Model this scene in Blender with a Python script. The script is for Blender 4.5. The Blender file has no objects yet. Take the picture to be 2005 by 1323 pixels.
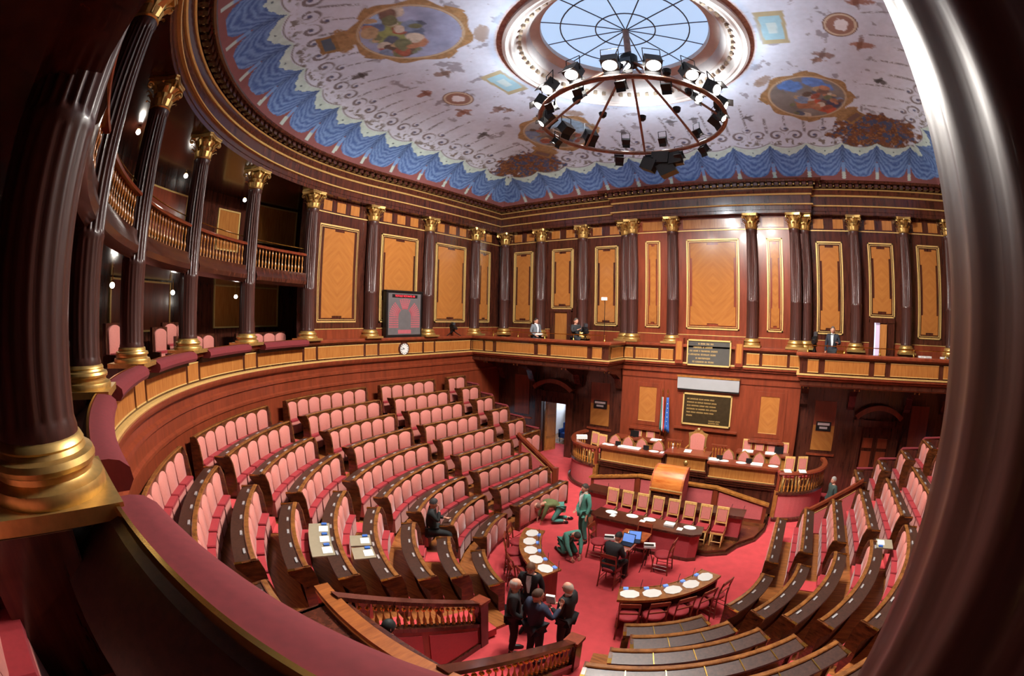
import bpy, bmesh, math, random
import numpy as np
from mathutils import Matrix, Vector, Euler
random.seed(7)
scene = bpy.context.scene
COL = scene.collection
# ------------------------------------------------------------------ camera
FPX, YAW, PITCH, ROLL = 905.67, -0.63975, -0.04289, 0.01953
CAMPOS = Vector((3.508, -17.141, 5.983))
_fw = Vector((math.sin(YAW)*math.cos(PITCH), math.cos(YAW)*math.cos(PITCH), math.sin(PITCH)))
_rt = Vector((math.cos(YAW), -math.sin(YAW), 0)); _up = _rt.cross(_fw)
_r = math.cos(ROLL)*_rt + math.sin(ROLL)*_up; _u = -math.sin(ROLL)*_rt + math.cos(ROLL)*_up
camd = bpy.data.cameras.new('camera'); camd.type = 'PANO'
camd.panorama_type = 'FISHEYE_EQUISOLID'
camd.sensor_fit = 'HORIZONTAL'; camd.sensor_width = 36.0; camd.sensor_height = 36.0*1323/2005
camd.fisheye_lens = FPX/2005*36.0; camd.fisheye_fov = math.radians(200); camd.clip_start = 0.02
cam = bpy.data.objects.new('camera', camd); COL.objects.link(cam)
_m = Matrix((_r, _u, -_fw)).transposed().to_4x4(); _m.translation = CAMPOS
cam.matrix_world = _m
scene.camera = cam
# ------------------------------------------------------------------ world, exposure
w = bpy.data.worlds.new('world'); scene.world = w; w.use_nodes = True
w.node_tree.nodes['Background'].inputs[0].default_value = (0.55, 0.75, 1.0, 1)
w.node_tree.nodes['Background'].inputs[1].default_value = 0.25
vs = scene.view_settings
vs.view_transform = 'Standard'; vs.look = 'None'; vs.exposure = 0.62; vs.gamma = 1.0; vs.use_curve_mapping = False
try:
    scene.cycles.max_bounces = 4; scene.cycles.diffuse_bounces = 2; scene.cycles.glossy_bounces = 2
    scene.cycles.use_adaptive_sampling = True; scene.cycles.adaptive_threshold = .07
    scene.cycles.transmission_bounces = 3; scene.cycles.sample_clamp_indirect = 3.0
    scene.cycles.use_denoising = True
except Exception: pass
# strength of the room's own lamps (used by their builders)
SPOT_W, UP_W, FLOOD_W, SCONCE_W, GLASS_E = 1000.0, 420.0, 160.0, 4.0, .62
# ------------------------------------------------------------------ helpers
def lin(c):
    return tuple((v/255/12.92) if v/255 <= .04045 else ((v/255+.055)/1.055)**2.4 for v in c)
def tag(o, label=None, cat=None, group=None, kind=None):
    if label: o['label'] = label
    if cat: o['category'] = cat
    if group: o['group'] = group
    if kind: o['kind'] = kind
    return o
class MB:
    def __init__(s): s.v = []; s.f = []
    def add(s, v, f):
        n = len(s.v); s.v += [tuple(p) for p in v]; s.f += [tuple(i+n for i in q) for q in f]; return s
    def box(s, x0, x1, y0, y1, z0, z1):
        v = [(x0,y0,z0),(x1,y0,z0),(x1,y1,z0),(x0,y1,z0),(x0,y0,z1),(x1,y0,z1),(x1,y1,z1),(x0,y1,z1)]
        return s.add(v, [(3,2,1,0),(4,5,6,7),(0,1,5,4),(1,2,6,5),(2,3,7,6),(3,0,4,7)])
    def obox(s, c, ax, ay, az):   # oriented box, centre and half axes
        c, ax, ay, az = Vector(c), Vector(ax), Vector(ay), Vector(az)
        v = [c+i*ax+j*ay+k*az for k in (-1,1) for i,j in ((-1,-1),(1,-1),(1,1),(-1,1))]
        return s.add(v, [(3,2,1,0),(4,5,6,7),(0,1,5,4),(1,2,6,5),(2,3,7,6),(3,0,4,7)])
    def lathe(s, prof, n=16, c=(0,0,0), a0=0, a1=2*math.pi, cap=True):
        full = abs(a1-a0-2*math.pi) < 1e-6; m = n if full else n+1
        v = []; f = []
        for r, z in prof:
            for i in range(m):
                a = a0+(a1-a0)*i/n; v.append((c[0]+r*math.cos(a), c[1]+r*math.sin(a), c[2]+z))
        for j in range(len(prof)-1):
            for i in range(n):
                k = (i+1) % m; f.append((j*m+i, j*m+k, (j+1)*m+k, (j+1)*m+i))
        if cap and full:
            f.append(tuple(range(m-1,-1,-1))); f.append(tuple(range((len(prof)-1)*m, len(prof)*m)))
        return s.add(v, f)
    def prism(s, poly, y0, y1):  # polygon in xz, extruded along y
        n = len(poly); v = [(x,y0,z) for x,z in poly]+[(x,y1,z) for x,z in poly]
        f = [tuple(range(n)), tuple(range(2*n-1,n-1,-1))]+[(i,n+i,n+(i+1)%n,(i+1)%n) for i in range(n)]
        return s.add(v, f)
    def slab(s, poly, z0, z1):  # polygon in xy
        n = len(poly); v = [(x,y,z0) for x,y in poly]+[(x,y,z1) for x,y in poly]
        f = [tuple(range(n-1,-1,-1)), tuple(range(n,2*n))]+[(i,(i+1)%n,n+(i+1)%n,n+i) for i in range(n)]
        return s.add(v, f)
    def tube(s, pts, r, n=8, cap=True):
        pts = [Vector(p) for p in pts]; rs = r if hasattr(r,'__len__') else [r]*len(pts)
        v = []; f = []; prev = None
        for i, p in enumerate(pts):
            d = (pts[min(i+1,len(pts)-1)]-pts[max(i-1,0)]).normalized()
            a = prev if prev is not None else (Vector((0,0,1)) if abs(d.z) < .9 else Vector((1,0,0)))
            b = d.cross(a).normalized(); a = b.cross(d).normalized(); prev = a
            for k in range(n):
                t = 2*math.pi*k/n; v.append(p+rs[i]*(math.cos(t)*a+math.sin(t)*b))
        for i in range(len(pts)-1):
            for k in range(n): f.append((i*n+k, i*n+(k+1)%n, (i+1)*n+(k+1)%n, (i+1)*n+k))
        if cap: f.append(tuple(range(n-1,-1,-1))); f.append(tuple(range((len(pts)-1)*n, len(pts)*n)))
        return s.add(v, f)
    def sphere(s, c, r, n=10, m=7, sc=(1,1,1)):
        prof = [(math.sin(math.pi*j/m), -math.cos(math.pi*j/m)) for j in range(m+1)]
        v = []; f = []
        for rr, z in prof:
            for i in range(n):
                a = 2*math.pi*i/n; v.append((c[0]+sc[0]*r*rr*math.cos(a), c[1]+sc[1]*r*rr*math.sin(a), c[2]+sc[2]*r*z))
        for j in range(m):
            for i in range(n): f.append((j*n+i, j*n+(i+1)%n, (j+1)*n+(i+1)%n, (j+1)*n+i))
        return s.add(v, f)
    def sweep(s, path, prof, closed=False, cap=True):  # path [(x,y,nx,ny)], prof [(offset,z)] closed polygon
        n = len(prof); v = []; f = []
        for x, y, nx, ny in path:
            for o, z in prof: v.append((x+o*nx, y+o*ny, z))
        m = len(path)
        for i in range(m if closed else m-1):
            a, b = i*n, ((i+1) % m)*n
            for k in range(n):
                l = (k+1) % n; f.append((a+k, b+k, b+l, a+l))
        if cap and not closed:
            f.append(tuple(range(n))); f.append(tuple(range(m*n-1, m*n-n-1, -1)))
        return s.add(v, f)
    def mesh(s, name, mat=None, smooth=False):
        me = bpy.data.meshes.new(name); me.from_pydata(s.v, [], s.f); me.validate()
        bm = bmesh.new(); bm.from_mesh(me); bmesh.ops.recalc_face_normals(bm, faces=bm.faces); bm.to_mesh(me); bm.free()
        if smooth == True:
            me.shade_smooth()
        elif smooth:
            me.shade_smooth(); me.set_sharp_from_angle(angle=math.radians(smooth))
        if mat: me.materials.append(mat)
        return me
    def build(s, name, mat, parent=None, loc=None, rz=0, smooth=False):
        return place(s.mesh(name, mat, smooth), name, parent, loc, rz)
def place(me, name, parent=None, loc=None, rz=0, rot=None, scale=None):
    o = bpy.data.objects.new(name, me); COL.objects.link(o)
    o.location = Vector(loc or (0,0,0))
    o.rotation_euler = rot if rot else (0,0,rz)
    if scale: o.scale = scale
    if parent:
        o.parent = parent
        if not parent.get('local'):
            o.location = o.location - worldloc(parent)
    return o
def worldloc(o):
    p = Vector(o.location)
    return p + worldloc(o.parent) if o.parent else p
def thing(name, label, cat, loc, rz=0, group=None, local=False):
    """Empty at the thing's base. local=True: children are given in its own frame (it may be turned)."""
    o = bpy.data.objects.new(name, None); COL.objects.link(o); o.empty_display_size = .1
    o.location = loc; o.rotation_euler = (0,0,rz)
    if local: o['local'] = 1
    return tag(o, label, cat, group)
def copy_tree(o, parent=None, loc=None, rz=None):
    c = o.copy(); COL.objects.link(c); c.parent = parent
    if loc is not None: c.location = loc
    if rz is not None: c.rotation_euler = (0,0,rz)
    for ch in list(o.children): copy_tree(ch, c)
    return c
def miter(pts, closed=False):
    """Polyline in xy -> path with mitred normals pointing to the right of travel."""
    n = len(pts); out = []
    seg = []
    for i in range(n if closed else n-1):
        d = Vector(pts[(i+1)%n])-Vector(pts[i]); d.normalize(); seg.append(Vector((d.y, -d.x)))
    for i in range(n):
        if closed: a, b = seg[i-1], seg[i]
        else: a = seg[max(i-1,0)]; b = seg[min(i,n-2)]
        m = (a+b)/(1+a.dot(b)); out.append((pts[i][0], pts[i][1], m.x, m.y))
    return out
def U(R, L, u0, u1, da=2.0, ds=1.0):
    """Points on the hall's horseshoe line with outward normals. u<0: left straight (metres before the bend),
    0..180: degrees round the bend from left to right, u>180: right straight."""
    us = []
    if u0 < 0:
        e = min(0, u1); k = max(1, int((e-u0)/ds)); us += [u0+(e-u0)*i/k for i in range(k+1)]
    a, b = max(0,u0), min(180,u1)
    if b > a:
        k = max(1, int(math.ceil((b-a)/da))); us += [a+(b-a)*i/k for i in range(k+1)]
    if u1 > 180:
        e = max(180, u0); k = max(1, int((u1-e)/ds)); us += [e+(u1-e)*i/k for i in range(k+1)]
    us = sorted(set(round(q,5) for q in us))
    return [upt(R, L, q) for q in us]
def upt(R, L, u):
    if u < 0: return (-R, -L-u, -1.0, 0.0)
    if u > 180: return (R, -L+(u-180), 1.0, 0.0)
    a = math.radians(u); return (-R*math.cos(a), -L-R*math.sin(a), -math.cos(a), -math.sin(a))
def urot(u):   # turn that makes local -y face into the hall, local x along the line
    x, y, nx, ny = upt(1, 0, u); return math.atan2(-nx, ny)
# ------------------------------------------------------------------ materials
def nt(name):
    m = bpy.data.materials.new(name); m.use_nodes = True
    t = m.node_tree; return m, t, t.nodes['Principled BSDF']
def ramp(t, pairs):
    r = t.nodes.new('ShaderNodeValToRGB'); e = r.color_ramp.elements
    while len(e) < len(pairs): e.new(.5)
    for el, (p, c) in zip(e, pairs): el.position = p; el.color = (*c, 1)
    return r
def coords(t, scale=(1,1,1), kind='Object'):
    tc = t.nodes.new('ShaderNodeTexCoord'); mp = t.nodes.new('ShaderNodeMapping'); mp.inputs['Scale'].default_value = scale
    t.links.new(tc.outputs[kind], mp.inputs[0]); return mp.outputs[0]
def wood(name, dark, light, rough=.25, scale=(6,6,.7), coat=.4, bump=.05):
    m, t, b = nt(name)
    co = coords(t, scale)
    n1 = t.nodes.new('ShaderNodeTexNoise'); n1.inputs['Scale'].default_value = 2.2; n1.inputs['Detail'].default_value = 5; n1.inputs['Roughness'].default_value = .65
    t.links.new(co, n1.inputs['Vector'])
    r = ramp(t, [(.3, lin(dark)), (.7, lin(light))]); t.links.new(n1.outputs[0], r.inputs[0])
    t.links.new(r.outputs[0], b.inputs['Base Color'])
    b.inputs['Roughness'].default_value = rough
    b.inputs['Coat Weight'].default_value = coat; b.inputs['Coat Roughness'].default_value = .12
    if bump:
        bp = t.nodes.new('ShaderNodeBump'); bp.inputs['Strength'].default_value = bump; bp.inputs['Distance'].default_value = .01
        t.links.new(n1.outputs[0], bp.inputs['Height']); t.links.new(bp.outputs[0], b.inputs['Normal'])
    return m
def plain(name, c, rough=.6, metal=0, var=.12, scale=12, emit=0, ec=None, coat=0, sheen=0, bump=0):
    m, t, b = nt(name)
    n1 = t.nodes.new('ShaderNodeTexNoise'); n1.inputs['Scale'].default_value = scale; n1.inputs['Detail'].default_value = 4
    t.links.new(coords(t), n1.inputs['Vector'])
    l = lin(c); r = ramp(t, [(.25, tuple(v*(1-var) for v in l)), (.75, tuple(min(1,v*(1+var)) for v in l))])
    t.links.new(n1.outputs[0], r.inputs[0]); t.links.new(r.outputs[0], b.inputs['Base Color'])
    b.inputs['Roughness'].default_value = rough; b.inputs['Metallic'].default_value = metal
    b.inputs['Coat Weight'].default_value = coat; b.inputs['Coat Roughness'].default_value = .1
    if sheen: b.inputs['Sheen Weight'].default_value = sheen; b.inputs['Sheen Roughness'].default_value = .4
    if emit:
        b.inputs['Emission Color'].default_value = (*(ec or l), 1); b.inputs['Emission Strength'].default_value = emit
    if bump:
        bp = t.nodes.new('ShaderNodeBump'); bp.inputs['Strength'].default_value = bump; bp.inputs['Distance'].default_value = .01
        t.links.new(n1.outputs[0], bp.inputs['Height']); t.links.new(bp.outputs[0], b.inputs['Normal'])
    return m
def veneer(name, dark, light, freq=5.0):
    """Book-matched veneer: chevron bands mirrored about the panel's own middle, plus grain."""
    m, t, b = nt(name)
    tc = t.nodes.new('ShaderNodeTexCoord'); sp = t.nodes.new('ShaderNodeSeparateXYZ'); t.links.new(tc.outputs['Object'], sp.inputs[0])
    def mth(op, a, bb=None):
        n = t.nodes.new('ShaderNodeMath'); n.operation = op
        for i, q in enumerate((a, bb)):
            if q is None: continue
            if isinstance(q, (int,float)): n.inputs[i].default_value = q
            else: t.links.new(q, n.inputs[i])
        return n.outputs[0]
    ax = mth('ABSOLUTE', sp.outputs[0]); az = mth('ABSOLUTE', sp.outputs[2])
    d = mth('ADD', mth('MULTIPLY', ax, .9), az)
    cb = t.nodes.new('ShaderNodeCombineXYZ'); t.links.new(mth('MULTIPLY', d, freq), cb.inputs[0])
    n1 = t.nodes.new('ShaderNodeTexNoise'); n1.inputs['Scale'].default_value = 1.6; n1.inputs['Detail'].default_value = 3
    t.links.new(mth('MULTIPLY', mth('ADD', ax, mth('MULTIPLY', az, -.4)), .8), cb.inputs[1]); t.links.new(cb.outputs[0], n1.inputs['Vector'])
    r = ramp(t, [(.28, lin(dark)), (.72, lin(light))]); t.links.new(n1.outputs[0], r.inputs[0])
    t.links.new(r.outputs[0], b.inputs['Base Color'])
    b.inputs['Roughness'].default_value = .22; b.inputs['Coat Weight'].default_value = .35; b.inputs['Coat Roughness'].default_value = .12
    return m
M = {}
M['mahog'] = wood('dark_mahogany', (44,21,16), (88,44,31), .22, (5,5,.5), .45)
M['mahogr'] = wood('red_mahogany', (104,44,26), (138,62,38), .3, (3,3,.4), .2, .02)
M['colw'] = wood('column_mahogany', (46,25,22), (84,48,42), .4, (6,6,.3), .18, .02)
M['colw'].node_tree.nodes['Principled BSDF'].inputs['Specular IOR Level'].default_value = .3
M['bench'] = wood('bench_walnut', (52,26,14), (112,62,32), .24, (2,2,6), .45)
M['desk'] = wood('desk_leather', (44,26,20), (72,44,34), .45, (9,9,9), .1)
M['rail'] = wood('rail_oak', (120,72,30), (176,116,56), .26, (3,3,3), .4)
M['amber'] = veneer('amber_veneer', (158,98,48), (176,114,56), 4)
M['amber2'] = wood('amber_wood', (152,92,44), (182,120,60), .24, (9,9,.8), .35)
M['brail'] = wood('bench_rail', (92,54,26), (146,94,48), .24, (3,3,3), .45)
M['spindle'] = wood('spindle_wood', (140,74,30), (206,140,66), .22, (3,3,8), .6)
M['plank'] = wood('floor_planks', (104,54,24), (176,110,58), .3, (1,14,1), .3)
M['gold'] = plain('gilding', (216,178,108), .38, .85, .15, 20)
M['goldp'] = plain('gold_line', (222,186,116), .4, .35, .1, 20)
M['brass'] = plain('brass', (226,180,90), .22, 1.0, .1, 20)
M['pink'] = plain('pink_velvet', (196,119,108), .75, 0, .08, 30, sheen=.25)
M['red'] = plain('red_velvet', (150,34,42), .75, 0, .1, 30, sheen=.15)
M['padred'] = plain('rail_velvet', (112,32,38), .9, 0, .12, 24)
M['carpet'] = plain('red_carpet', (190,64,68), .95, 0, .14, 3.5, bump=.2)
M['pinkpanel'] = plain('pink_cloth_panel', (196,92,94), .8, 0, .06, 20)
M['redpanel'] = plain('red_cloth_panel', (172,64,70), .8, 0, .08, 20)
M['paper'] = plain('paper', (238,236,230), .7, 0, .03, 6)
M['white'] = plain('white_paint', (225,225,222), .5, 0, .04, 6)
M['plate'] = plain('metal_plate', (220,222,226), .25, .6, .05, 10)
M['black'] = plain('black_plastic', (16,16,18), .4, 0, .2, 10)
M['blackm'] = plain('black_metal', (30,30,32), .45, .5, .2, 10)
M['stone'] = plain('dark_slate', (72,70,66), .4, 0, .15, 5)
M['bronze'] = plain('bronze_plate', (66,54,34), .4, .5, .2, 8)
M['greycloth'] = plain('grey_cloth', (150,150,152), .8, 0, .03, 4)
M['giltwood'] = wood('gilt_chair_wood', (190,142,78), (226,184,114), .35, (8,8,8), .2)
M['darkvoid'] = plain('dark_wall', (26,16,14), .6, 0, .2, 3)
M['steel'] = plain('steel_bars', (86,92,100), .4, .7, .1, 10)
M['blue'] = plain('blue_cloth', (46,92,168), .7, 0, .1, 8)
M['screen'] = plain('lit_screen', (110,150,230), .3, 0, .05, 8, emit=.35)
# ================================================================== SETTING
RW, LC = 10.085, 7.40
ZB = 5.2
FX = [9.747, 7.727, 5.61, 3.225, 1.56]
def structure(name): 
    o = bpy.data.objects.new(name, None); COL.objects.link(o); o['kind'] = 'structure'; return o
def st(o): o['kind'] = 'structure'; return o
# ---- floor
mb = MB(); mb.box(-10.6, 10.6, -18.2, 1.6, -.12, 0); st(mb.build('floor', M['carpet']))
# ---- tiered wooden platforms
LB = 7.63
def rk(k): return 3.43+.765*k
def zk(k): return .80+.345*k
def pk(k): return .06+.345*(k-1)
tiers = structure('floor_tiers')
for k in range(1, 9):
    a = math.degrees(math.acos(min(1, 1.02/(rk(k)-.3)))) if k <= 5 else 91
    top = pk(k); lo = -.02 if k == 1 else pk(k-1)-.05
    prof = [(-.68, lo), (.085 if k < 8 else .75, lo), (.085 if k < 8 else .75, top), (-.68, top)]
    us = -2.93 if k < 4 else -4.9
    for side in (0, 1):
        u0, u1 = (us, a) if side == 0 else (180-a, 180-us)
        if k > 5 and side == 1: u0 = 89
        MB().sweep(U(rk(k), LB, u0, u1, 2.5), prof).build('wooden_tier', M['plank'], tiers)
# ---- lower curved wall below the gallery, with mouldings
wc = structure('wall_curved')
prof = [(.25,1.6),(-.12,1.6),(-.12,3.62),(-.16,3.66),(-.16,3.72),(-.10,3.76),(-.10,4.0),(-.15,4.03),(-.15,4.10),(-.08,4.14),
        (-.09,4.30),(-.20,4.36),(-.24,4.44),(-.24,4.49),(.25,4.49)]
wpath = U(RW, LC, -7.4, 187.4, 2)
MB().sweep(wpath, prof).build('lower_wainscot', M['mahogr'], wc, smooth=30)
# ---- parapet: base moulding, gold line, panels, cap
par = structure('wall_gallery_parapet')
def parapet(path, parent):
    MB().sweep(path, [(.2,4.49),(-.10,4.49),(-.10,5.04),(.2,5.04)]).build('parapet_core', M['mahog'], parent)
    MB().sweep(path, [(-.09,4.49),(-.20,4.49),(-.20,4.535),(-.09,4.535)]).build('gold_moulding', M['goldp'], parent)
    MB().sweep(path, [(.2,5.04),(-.13,5.04),(-.16,5.08),(-.24,5.10),(-.24,5.16),(-.2,5.2),(.2,5.2)]).build('cap_rail', M['mahogr'], parent, smooth=30)
parapet(U(RW, LC, -7.4, 18.6, 2), par); parapet(U(RW, LC, 161.4, 187.4, 2), par)
lpath = U(RW, LC, 18.6, 161.4, 2)
MB().sweep(lpath, [(.06,4.3),(-.10,4.49),(-.10,5.04),(.06,5.04)]).build('parapet_core', M['mahog'], par)
MB().sweep(lpath, [(-.09,4.49),(-.20,4.49),(-.20,4.535),(-.09,4.535)]).build('gold_moulding', M['goldp'], par)
MB().sweep(lpath, [(-.05,5.0),(-.13,5.04),(-.16,5.08),(-.24,5.10),(-.24,5.16),(-.2,5.2),(-.18,5.2)]).build('cap_rail', M['mahogr'], par, smooth=30)
def apanel(path, parent, off=-.10, z0=4.60, z1=4.97):
    """framed amber panel lying along a piece of wall line; gold bead round it as a sub-part"""
    p = MB().sweep(path, [(off+.005,z0),(off-.022,z0),(off-.022,z1),(off+.005,z1)]).build('amber_panel', M['amber2'], parent)
    g = MB()
    for a, b in ((z0-.018,z0+.004),(z1-.004,z1+.018)):
        g.sweep(path, [(off+.005,a),(off-.032,a),(off-.032,b),(off+.005,b)])
    g.build('gold_bead', M['goldp'], p)
KU = [-5.68, -2.84, 0, 16.06, 32.12, 48.2, 64.3, 80.0, 97.4, 112.3]   # K1..K10
KALL = KU[:] + [131.8, 147.9, 163.94, 180, 182.84, 185.68]
def per_m(u): return 1.0 if (u < 0 or u > 180) else math.degrees(1/9.95)
nar = .26; gap = .10
ends = [-7.35]+KALL+[187.35]
for i, u in enumerate(KALL):
    a = u-nar*per_m(u-.001); b = u+nar*per_m(u+.001)
    if u == 0: a, b = -nar, nar*per_m(1)
    if u == 180: a, b = 180-nar*per_m(1), 180+nar
    if u < 120: apanel(U(RW, LC, a, b, 1.2), par)
for a, b in zip(ends[:-1], ends[1:]):
    if a > 110: continue
    m1 = (nar+gap)*per_m(a+.001); m2 = (nar+gap)*per_m(b-.001)
    if b-a < 1.6: a1, b1 = a+.05, b-m2
    else: a1, b1 = a+m1, b-m2
    apanel(U(RW, LC, a1, b1, 1.2), par)
# ---- red padding on the parapet between the gallery columns, brass line and dark ledge behind it
for i in range(3, 9):
    a, b = KU[i]+2.0, KU[i+1]-2.0
    if i == 8: a, b = KU[8]+1.4, 113
    pth = U(RW, LC, a, b, 1.0)
    pr = [(-.40,5.06),(-.44,5.12),(-.43,5.19),(-.37,5.235),(-.30,5.25),(-.22,5.25),(-.21,5.06)]
    pad = MB().sweep(pth, pr).build('rail_pad', M['padred'], par, smooth=40)
    MB().sweep(pth, [(-.215,5.20),(-.215,5.262),(-.195,5.262),(-.195,5.20)]).build('brass_edge', M['brass'], pad)
    MB().sweep(pth, [(-.21,4.96),(-.195,5.215),(-.15,5.20),(.14,4.99),(.14,4.92)]).build('inner_ledge', M['desk'], par)
# ---- upper wall, left and right of the loggia
def side_upper(u0, u1, name):
    s = structure(name); pth = U(RW, LC, u0, u1, 2)
    MB().sweep(pth, [(.45,5.0),(.14,5.0),(.14,10.1),(.45,10.1)]).build('wall_boarding', M['mahog'], s)
    MB().sweep(pth, [(.14,9.44),(.11,9.44),(.11,9.475),(.14,9.475)]).build('gold_line', M['goldp'], s)
    MB().sweep(pth, [(.15,5.2),(.10,5.2),(.10,5.5),(.12,5.53),(.15,5.53)]).build('skirting', M['mahogr'], s)
    MB().sweep(pth, [(.15,5.53),(.095,5.53),(.095,5.55),(.15,5.55)]).build('gold_line', M['goldp'], s)
    return s
wl = side_upper(-7.5, 16.5, 'wall_left'); wr = side_upper(163.5, 187.5, 'wall_right')
# ---- flat end wall (upper part)
we = structure('wall_end')
def flatpart(x0, x1, y, parent):
    pth = miter([(x0,y),(x1,y)]); pth = [(a,b,0,1) for a,b,_,_ in pth]
    MB().sweep(pth, [(.5,5.0),(0,5.0),(0,10.1),(.5,10.1)]).build('wall_boarding', M['mahog'] if y > 0 else M['mahogr'], parent)
    MB().sweep(pth, [(.01,9.44),(-.03,9.44),(-.03,9.475),(.01,9.475)]).build('gold_line', M['goldp'], parent)
    MB().sweep(pth, [(.01,5.0),(-.04,5.0),(-.04,5.5),(-.02,5.53),(.01,5.53)]).build('skirting', M['mahogr'], parent)
    MB().sweep(pth, [(.01,5.53),(-.045,5.53),(-.045,5.55),(.01,5.55)]).build('gold_line', M['goldp'], parent)
flatpart(-10.3, -3.55, .16, we); flatpart(3.55, 10.3, .16, we); flatpart(-3.55, 3.55, -.12, we)
# ---- tall framed panels
def tall_panel(cx, cy, rz, wd, z0, z1, parent, amber=True):
    """gilt frame, dark border, notched amber field; local frame centred on the panel"""
    zc, h = (z0+z1)/2, (z1-z0)/2; hw = wd/2
    fr = MB()
    for s, t in ((0,.05),(.085,.018)):
        a, b = hw-s, h-s
        fr.box(-a, a, -.035, 0, b-t, b); fr.box(-a, a, -.035, 0, -b, -b+t); fr.box(-a, -a+t, -.035, 0, -b, b); fr.box(a-t, a, -.035, 0, -b, b)
    f = fr.build('gilt_frame', M['goldp'], parent, (cx,cy,zc), rz)
    w2, h2 = hw-.15, h-.15
    n = .07 if wd > .8 else .045; q = h2*.55; tn = min(.22, w2*.45)
    poly = [(-w2,-h2),(-tn,-h2),(-tn,-h2+.07),(tn,-h2+.07),(tn,-h2),(w2,-h2),(w2,-q),(w2-n,-q),(w2-n,q+.12),(w2,q+.12),(w2,h2),
            (tn,h2),(tn,h2-.07),(-tn,h2-.07),(-tn,h2),(-w2,h2),(-w2,q+.12),(-w2+n,q+.12),(-w2+n,-q),(-w2,-q)]
    me = MB().prism(poly, -.02, .0).mesh('amber_field', M['amber'])
    o = bpy.data.objects.new('amber_field', me); COL.objects.link(o); o.parent = f
def small_panels(xs, y, rz, z0, z1, w, parent, pt=None):
    for x in xs:
        px, py = (x, y) if pt is None else pt(x)
        MB().box(-w/2, w/2, -.015, .01, -(z1-z0)/2, (z1-z0)/2).build('frieze_panel', M['amber2'], parent, (px,py,(z0+z1)/2), rz)
for sx in (-1, 1):
    tall_panel(sx*8.78, .155, 0, 1.06, 5.76, 9.06, we)
    tall_panel(sx*4.57, .155, 0, 1.06, 5.76, 9.06, we)
    tall_panel(sx*6.69, .155, 0, 1.08, 6.42, 9.06, we)
    tall_panel(sx*2.42, -.125, 0, .62, 5.76, 9.12, we)
    small_panels([sx*9.1, sx*8.4, sx*7.05, sx*6.3, sx*5.0, sx*4.2], .15, 0, 9.53, 9.88, .42, we)
    small_panels([sx*2.42], -.13, 0, 9.53, 9.88, .85, we)
tall_panel(0, -.125, 0, 2.08, 5.76, 9.12, we); small_panels([0], -.13, 0, 9.53, 9.88, 2.3, we)
for cu, wd in ((-6.45,.85),(-4.26,1.85),(-1.42,1.85),(8.0,1.85)):
    for mir, par_ in ((0,wl),(1,wr)):
        u = 180-cu if mir else cu
        x, y, nx, ny = upt(RW+.135, LC, u); tall_panel(x, y, urot(u), wd, 5.76, 9.06, par_)
for us in ((-6.75,-6.2),(-4.95,-4.3,-3.6),(-2.1,-1.42,-.75),(4.4,8.0,11.6)):
    for u in us:
        for mir, par_ in ((0,wl),(1,wr)):
            uu = 180-u if mir else u
            x, y, nx, ny = upt(RW+.14, LC, uu); small_panels([0], 0, urot(uu), 9.53, 9.88, .4, par_, lambda q: (x, y))
# ---- entablature (runs round the whole hall) with gilt beads and dentils
ent = structure('trim_1')
epts = [(-RW,0),(-3.72,0),(-3.72,-.29),(3.72,-.29),(3.72,0),(RW,0)]
arc = [p[:2] for p in reversed(U(RW, LC, 0, 180, 2))]
epath = miter(epts+arc, closed=True)
epath = [(x,y,-nx,-ny) for x,y,nx,ny in epath]   # outward
def esweep(prof, name, mat, smooth=False): return MB().sweep(epath, prof, closed=True).build(name, mat, ent, smooth=smooth)
esweep([(.5,9.97),(-.23,9.97),(-.23,10.08),(-.25,10.09),(-.25,10.25),(.5,10.25)], 'architrave', M['mahog'])
esweep([(.4,10.25),(-.32,10.25),(-.33,10.27),(-.30,10.30),(.4,10.30)], 'gilt_bead', M['goldp'])
esweep([(.4,10.30),(-.24,10.30),(-.24,10.62),(.4,10.62)], 'frieze', M['mahog'])
esweep([(.4,10.62),(-.28,10.62),(-.31,10.65),(-.28,10.68),(.4,10.68)], 'gilt_bead', M['goldp'])
esweep([(.4,10.68),(-.29,10.68),(-.33,10.76),(-.35,10.84),(.4,10.84)], 'cornice_bed', M['mahog'], 30)
esweep([(.4,10.84),(-.37,10.84),(-.40,10.86),(-.37,10.885),(.4,10.885)], 'gilt_bead', M['goldp'])
esweep([(.4,10.885),(-.36,10.885),(-.36,11.02),(-.66,11.02),(-.70,11.06),(-.72,11.12),(.4,11.12)], 'cornice', M['mahog'])
dm = MB().box(-.075,.075,-.16,.02,-.055,.055).mesh('dentil', M['mahog']); dd = MB().lathe([(.0,-.02),(.03,-.01),(.035,.02),(.012,.05)], 8).mesh('dentil_bud', M['goldp'], True)
def walk(pts, closed=True):
    n = len(pts); out = []
    for i in range(n if closed else n-1):
        a, b = Vector(pts[i][:2]), Vector(pts[(i+1)%n][:2]); L = (b-a).length
        out.append((a, b, L))
    return out
step = .265; acc = 0
inner = [(x-.36*nx, y-.36*ny) for x,y,nx,ny in epath]
for a, b, L in walk(inner):
    t = step-acc
    while t <= L:
        p = a+(b-a)*(t/L); d = (b-a).normalized(); nrm = Vector((d.y,-d.x))   # into the hall
        vis = p.x < 9.6
        if vis:
            o = place(dm, 'dentil', ent, (p.x+nrm.x*.07, p.y+nrm.y*.07, 10.955), math.atan2(d.y,d.x))
            q = place(dd, 'dentil_bud', ent, (p.x+d.x*.13+nrm.x*.12, p.y+d.y*.13+nrm.y*.12, 10.95))
        t += step
    acc = (acc+L) % step
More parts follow.
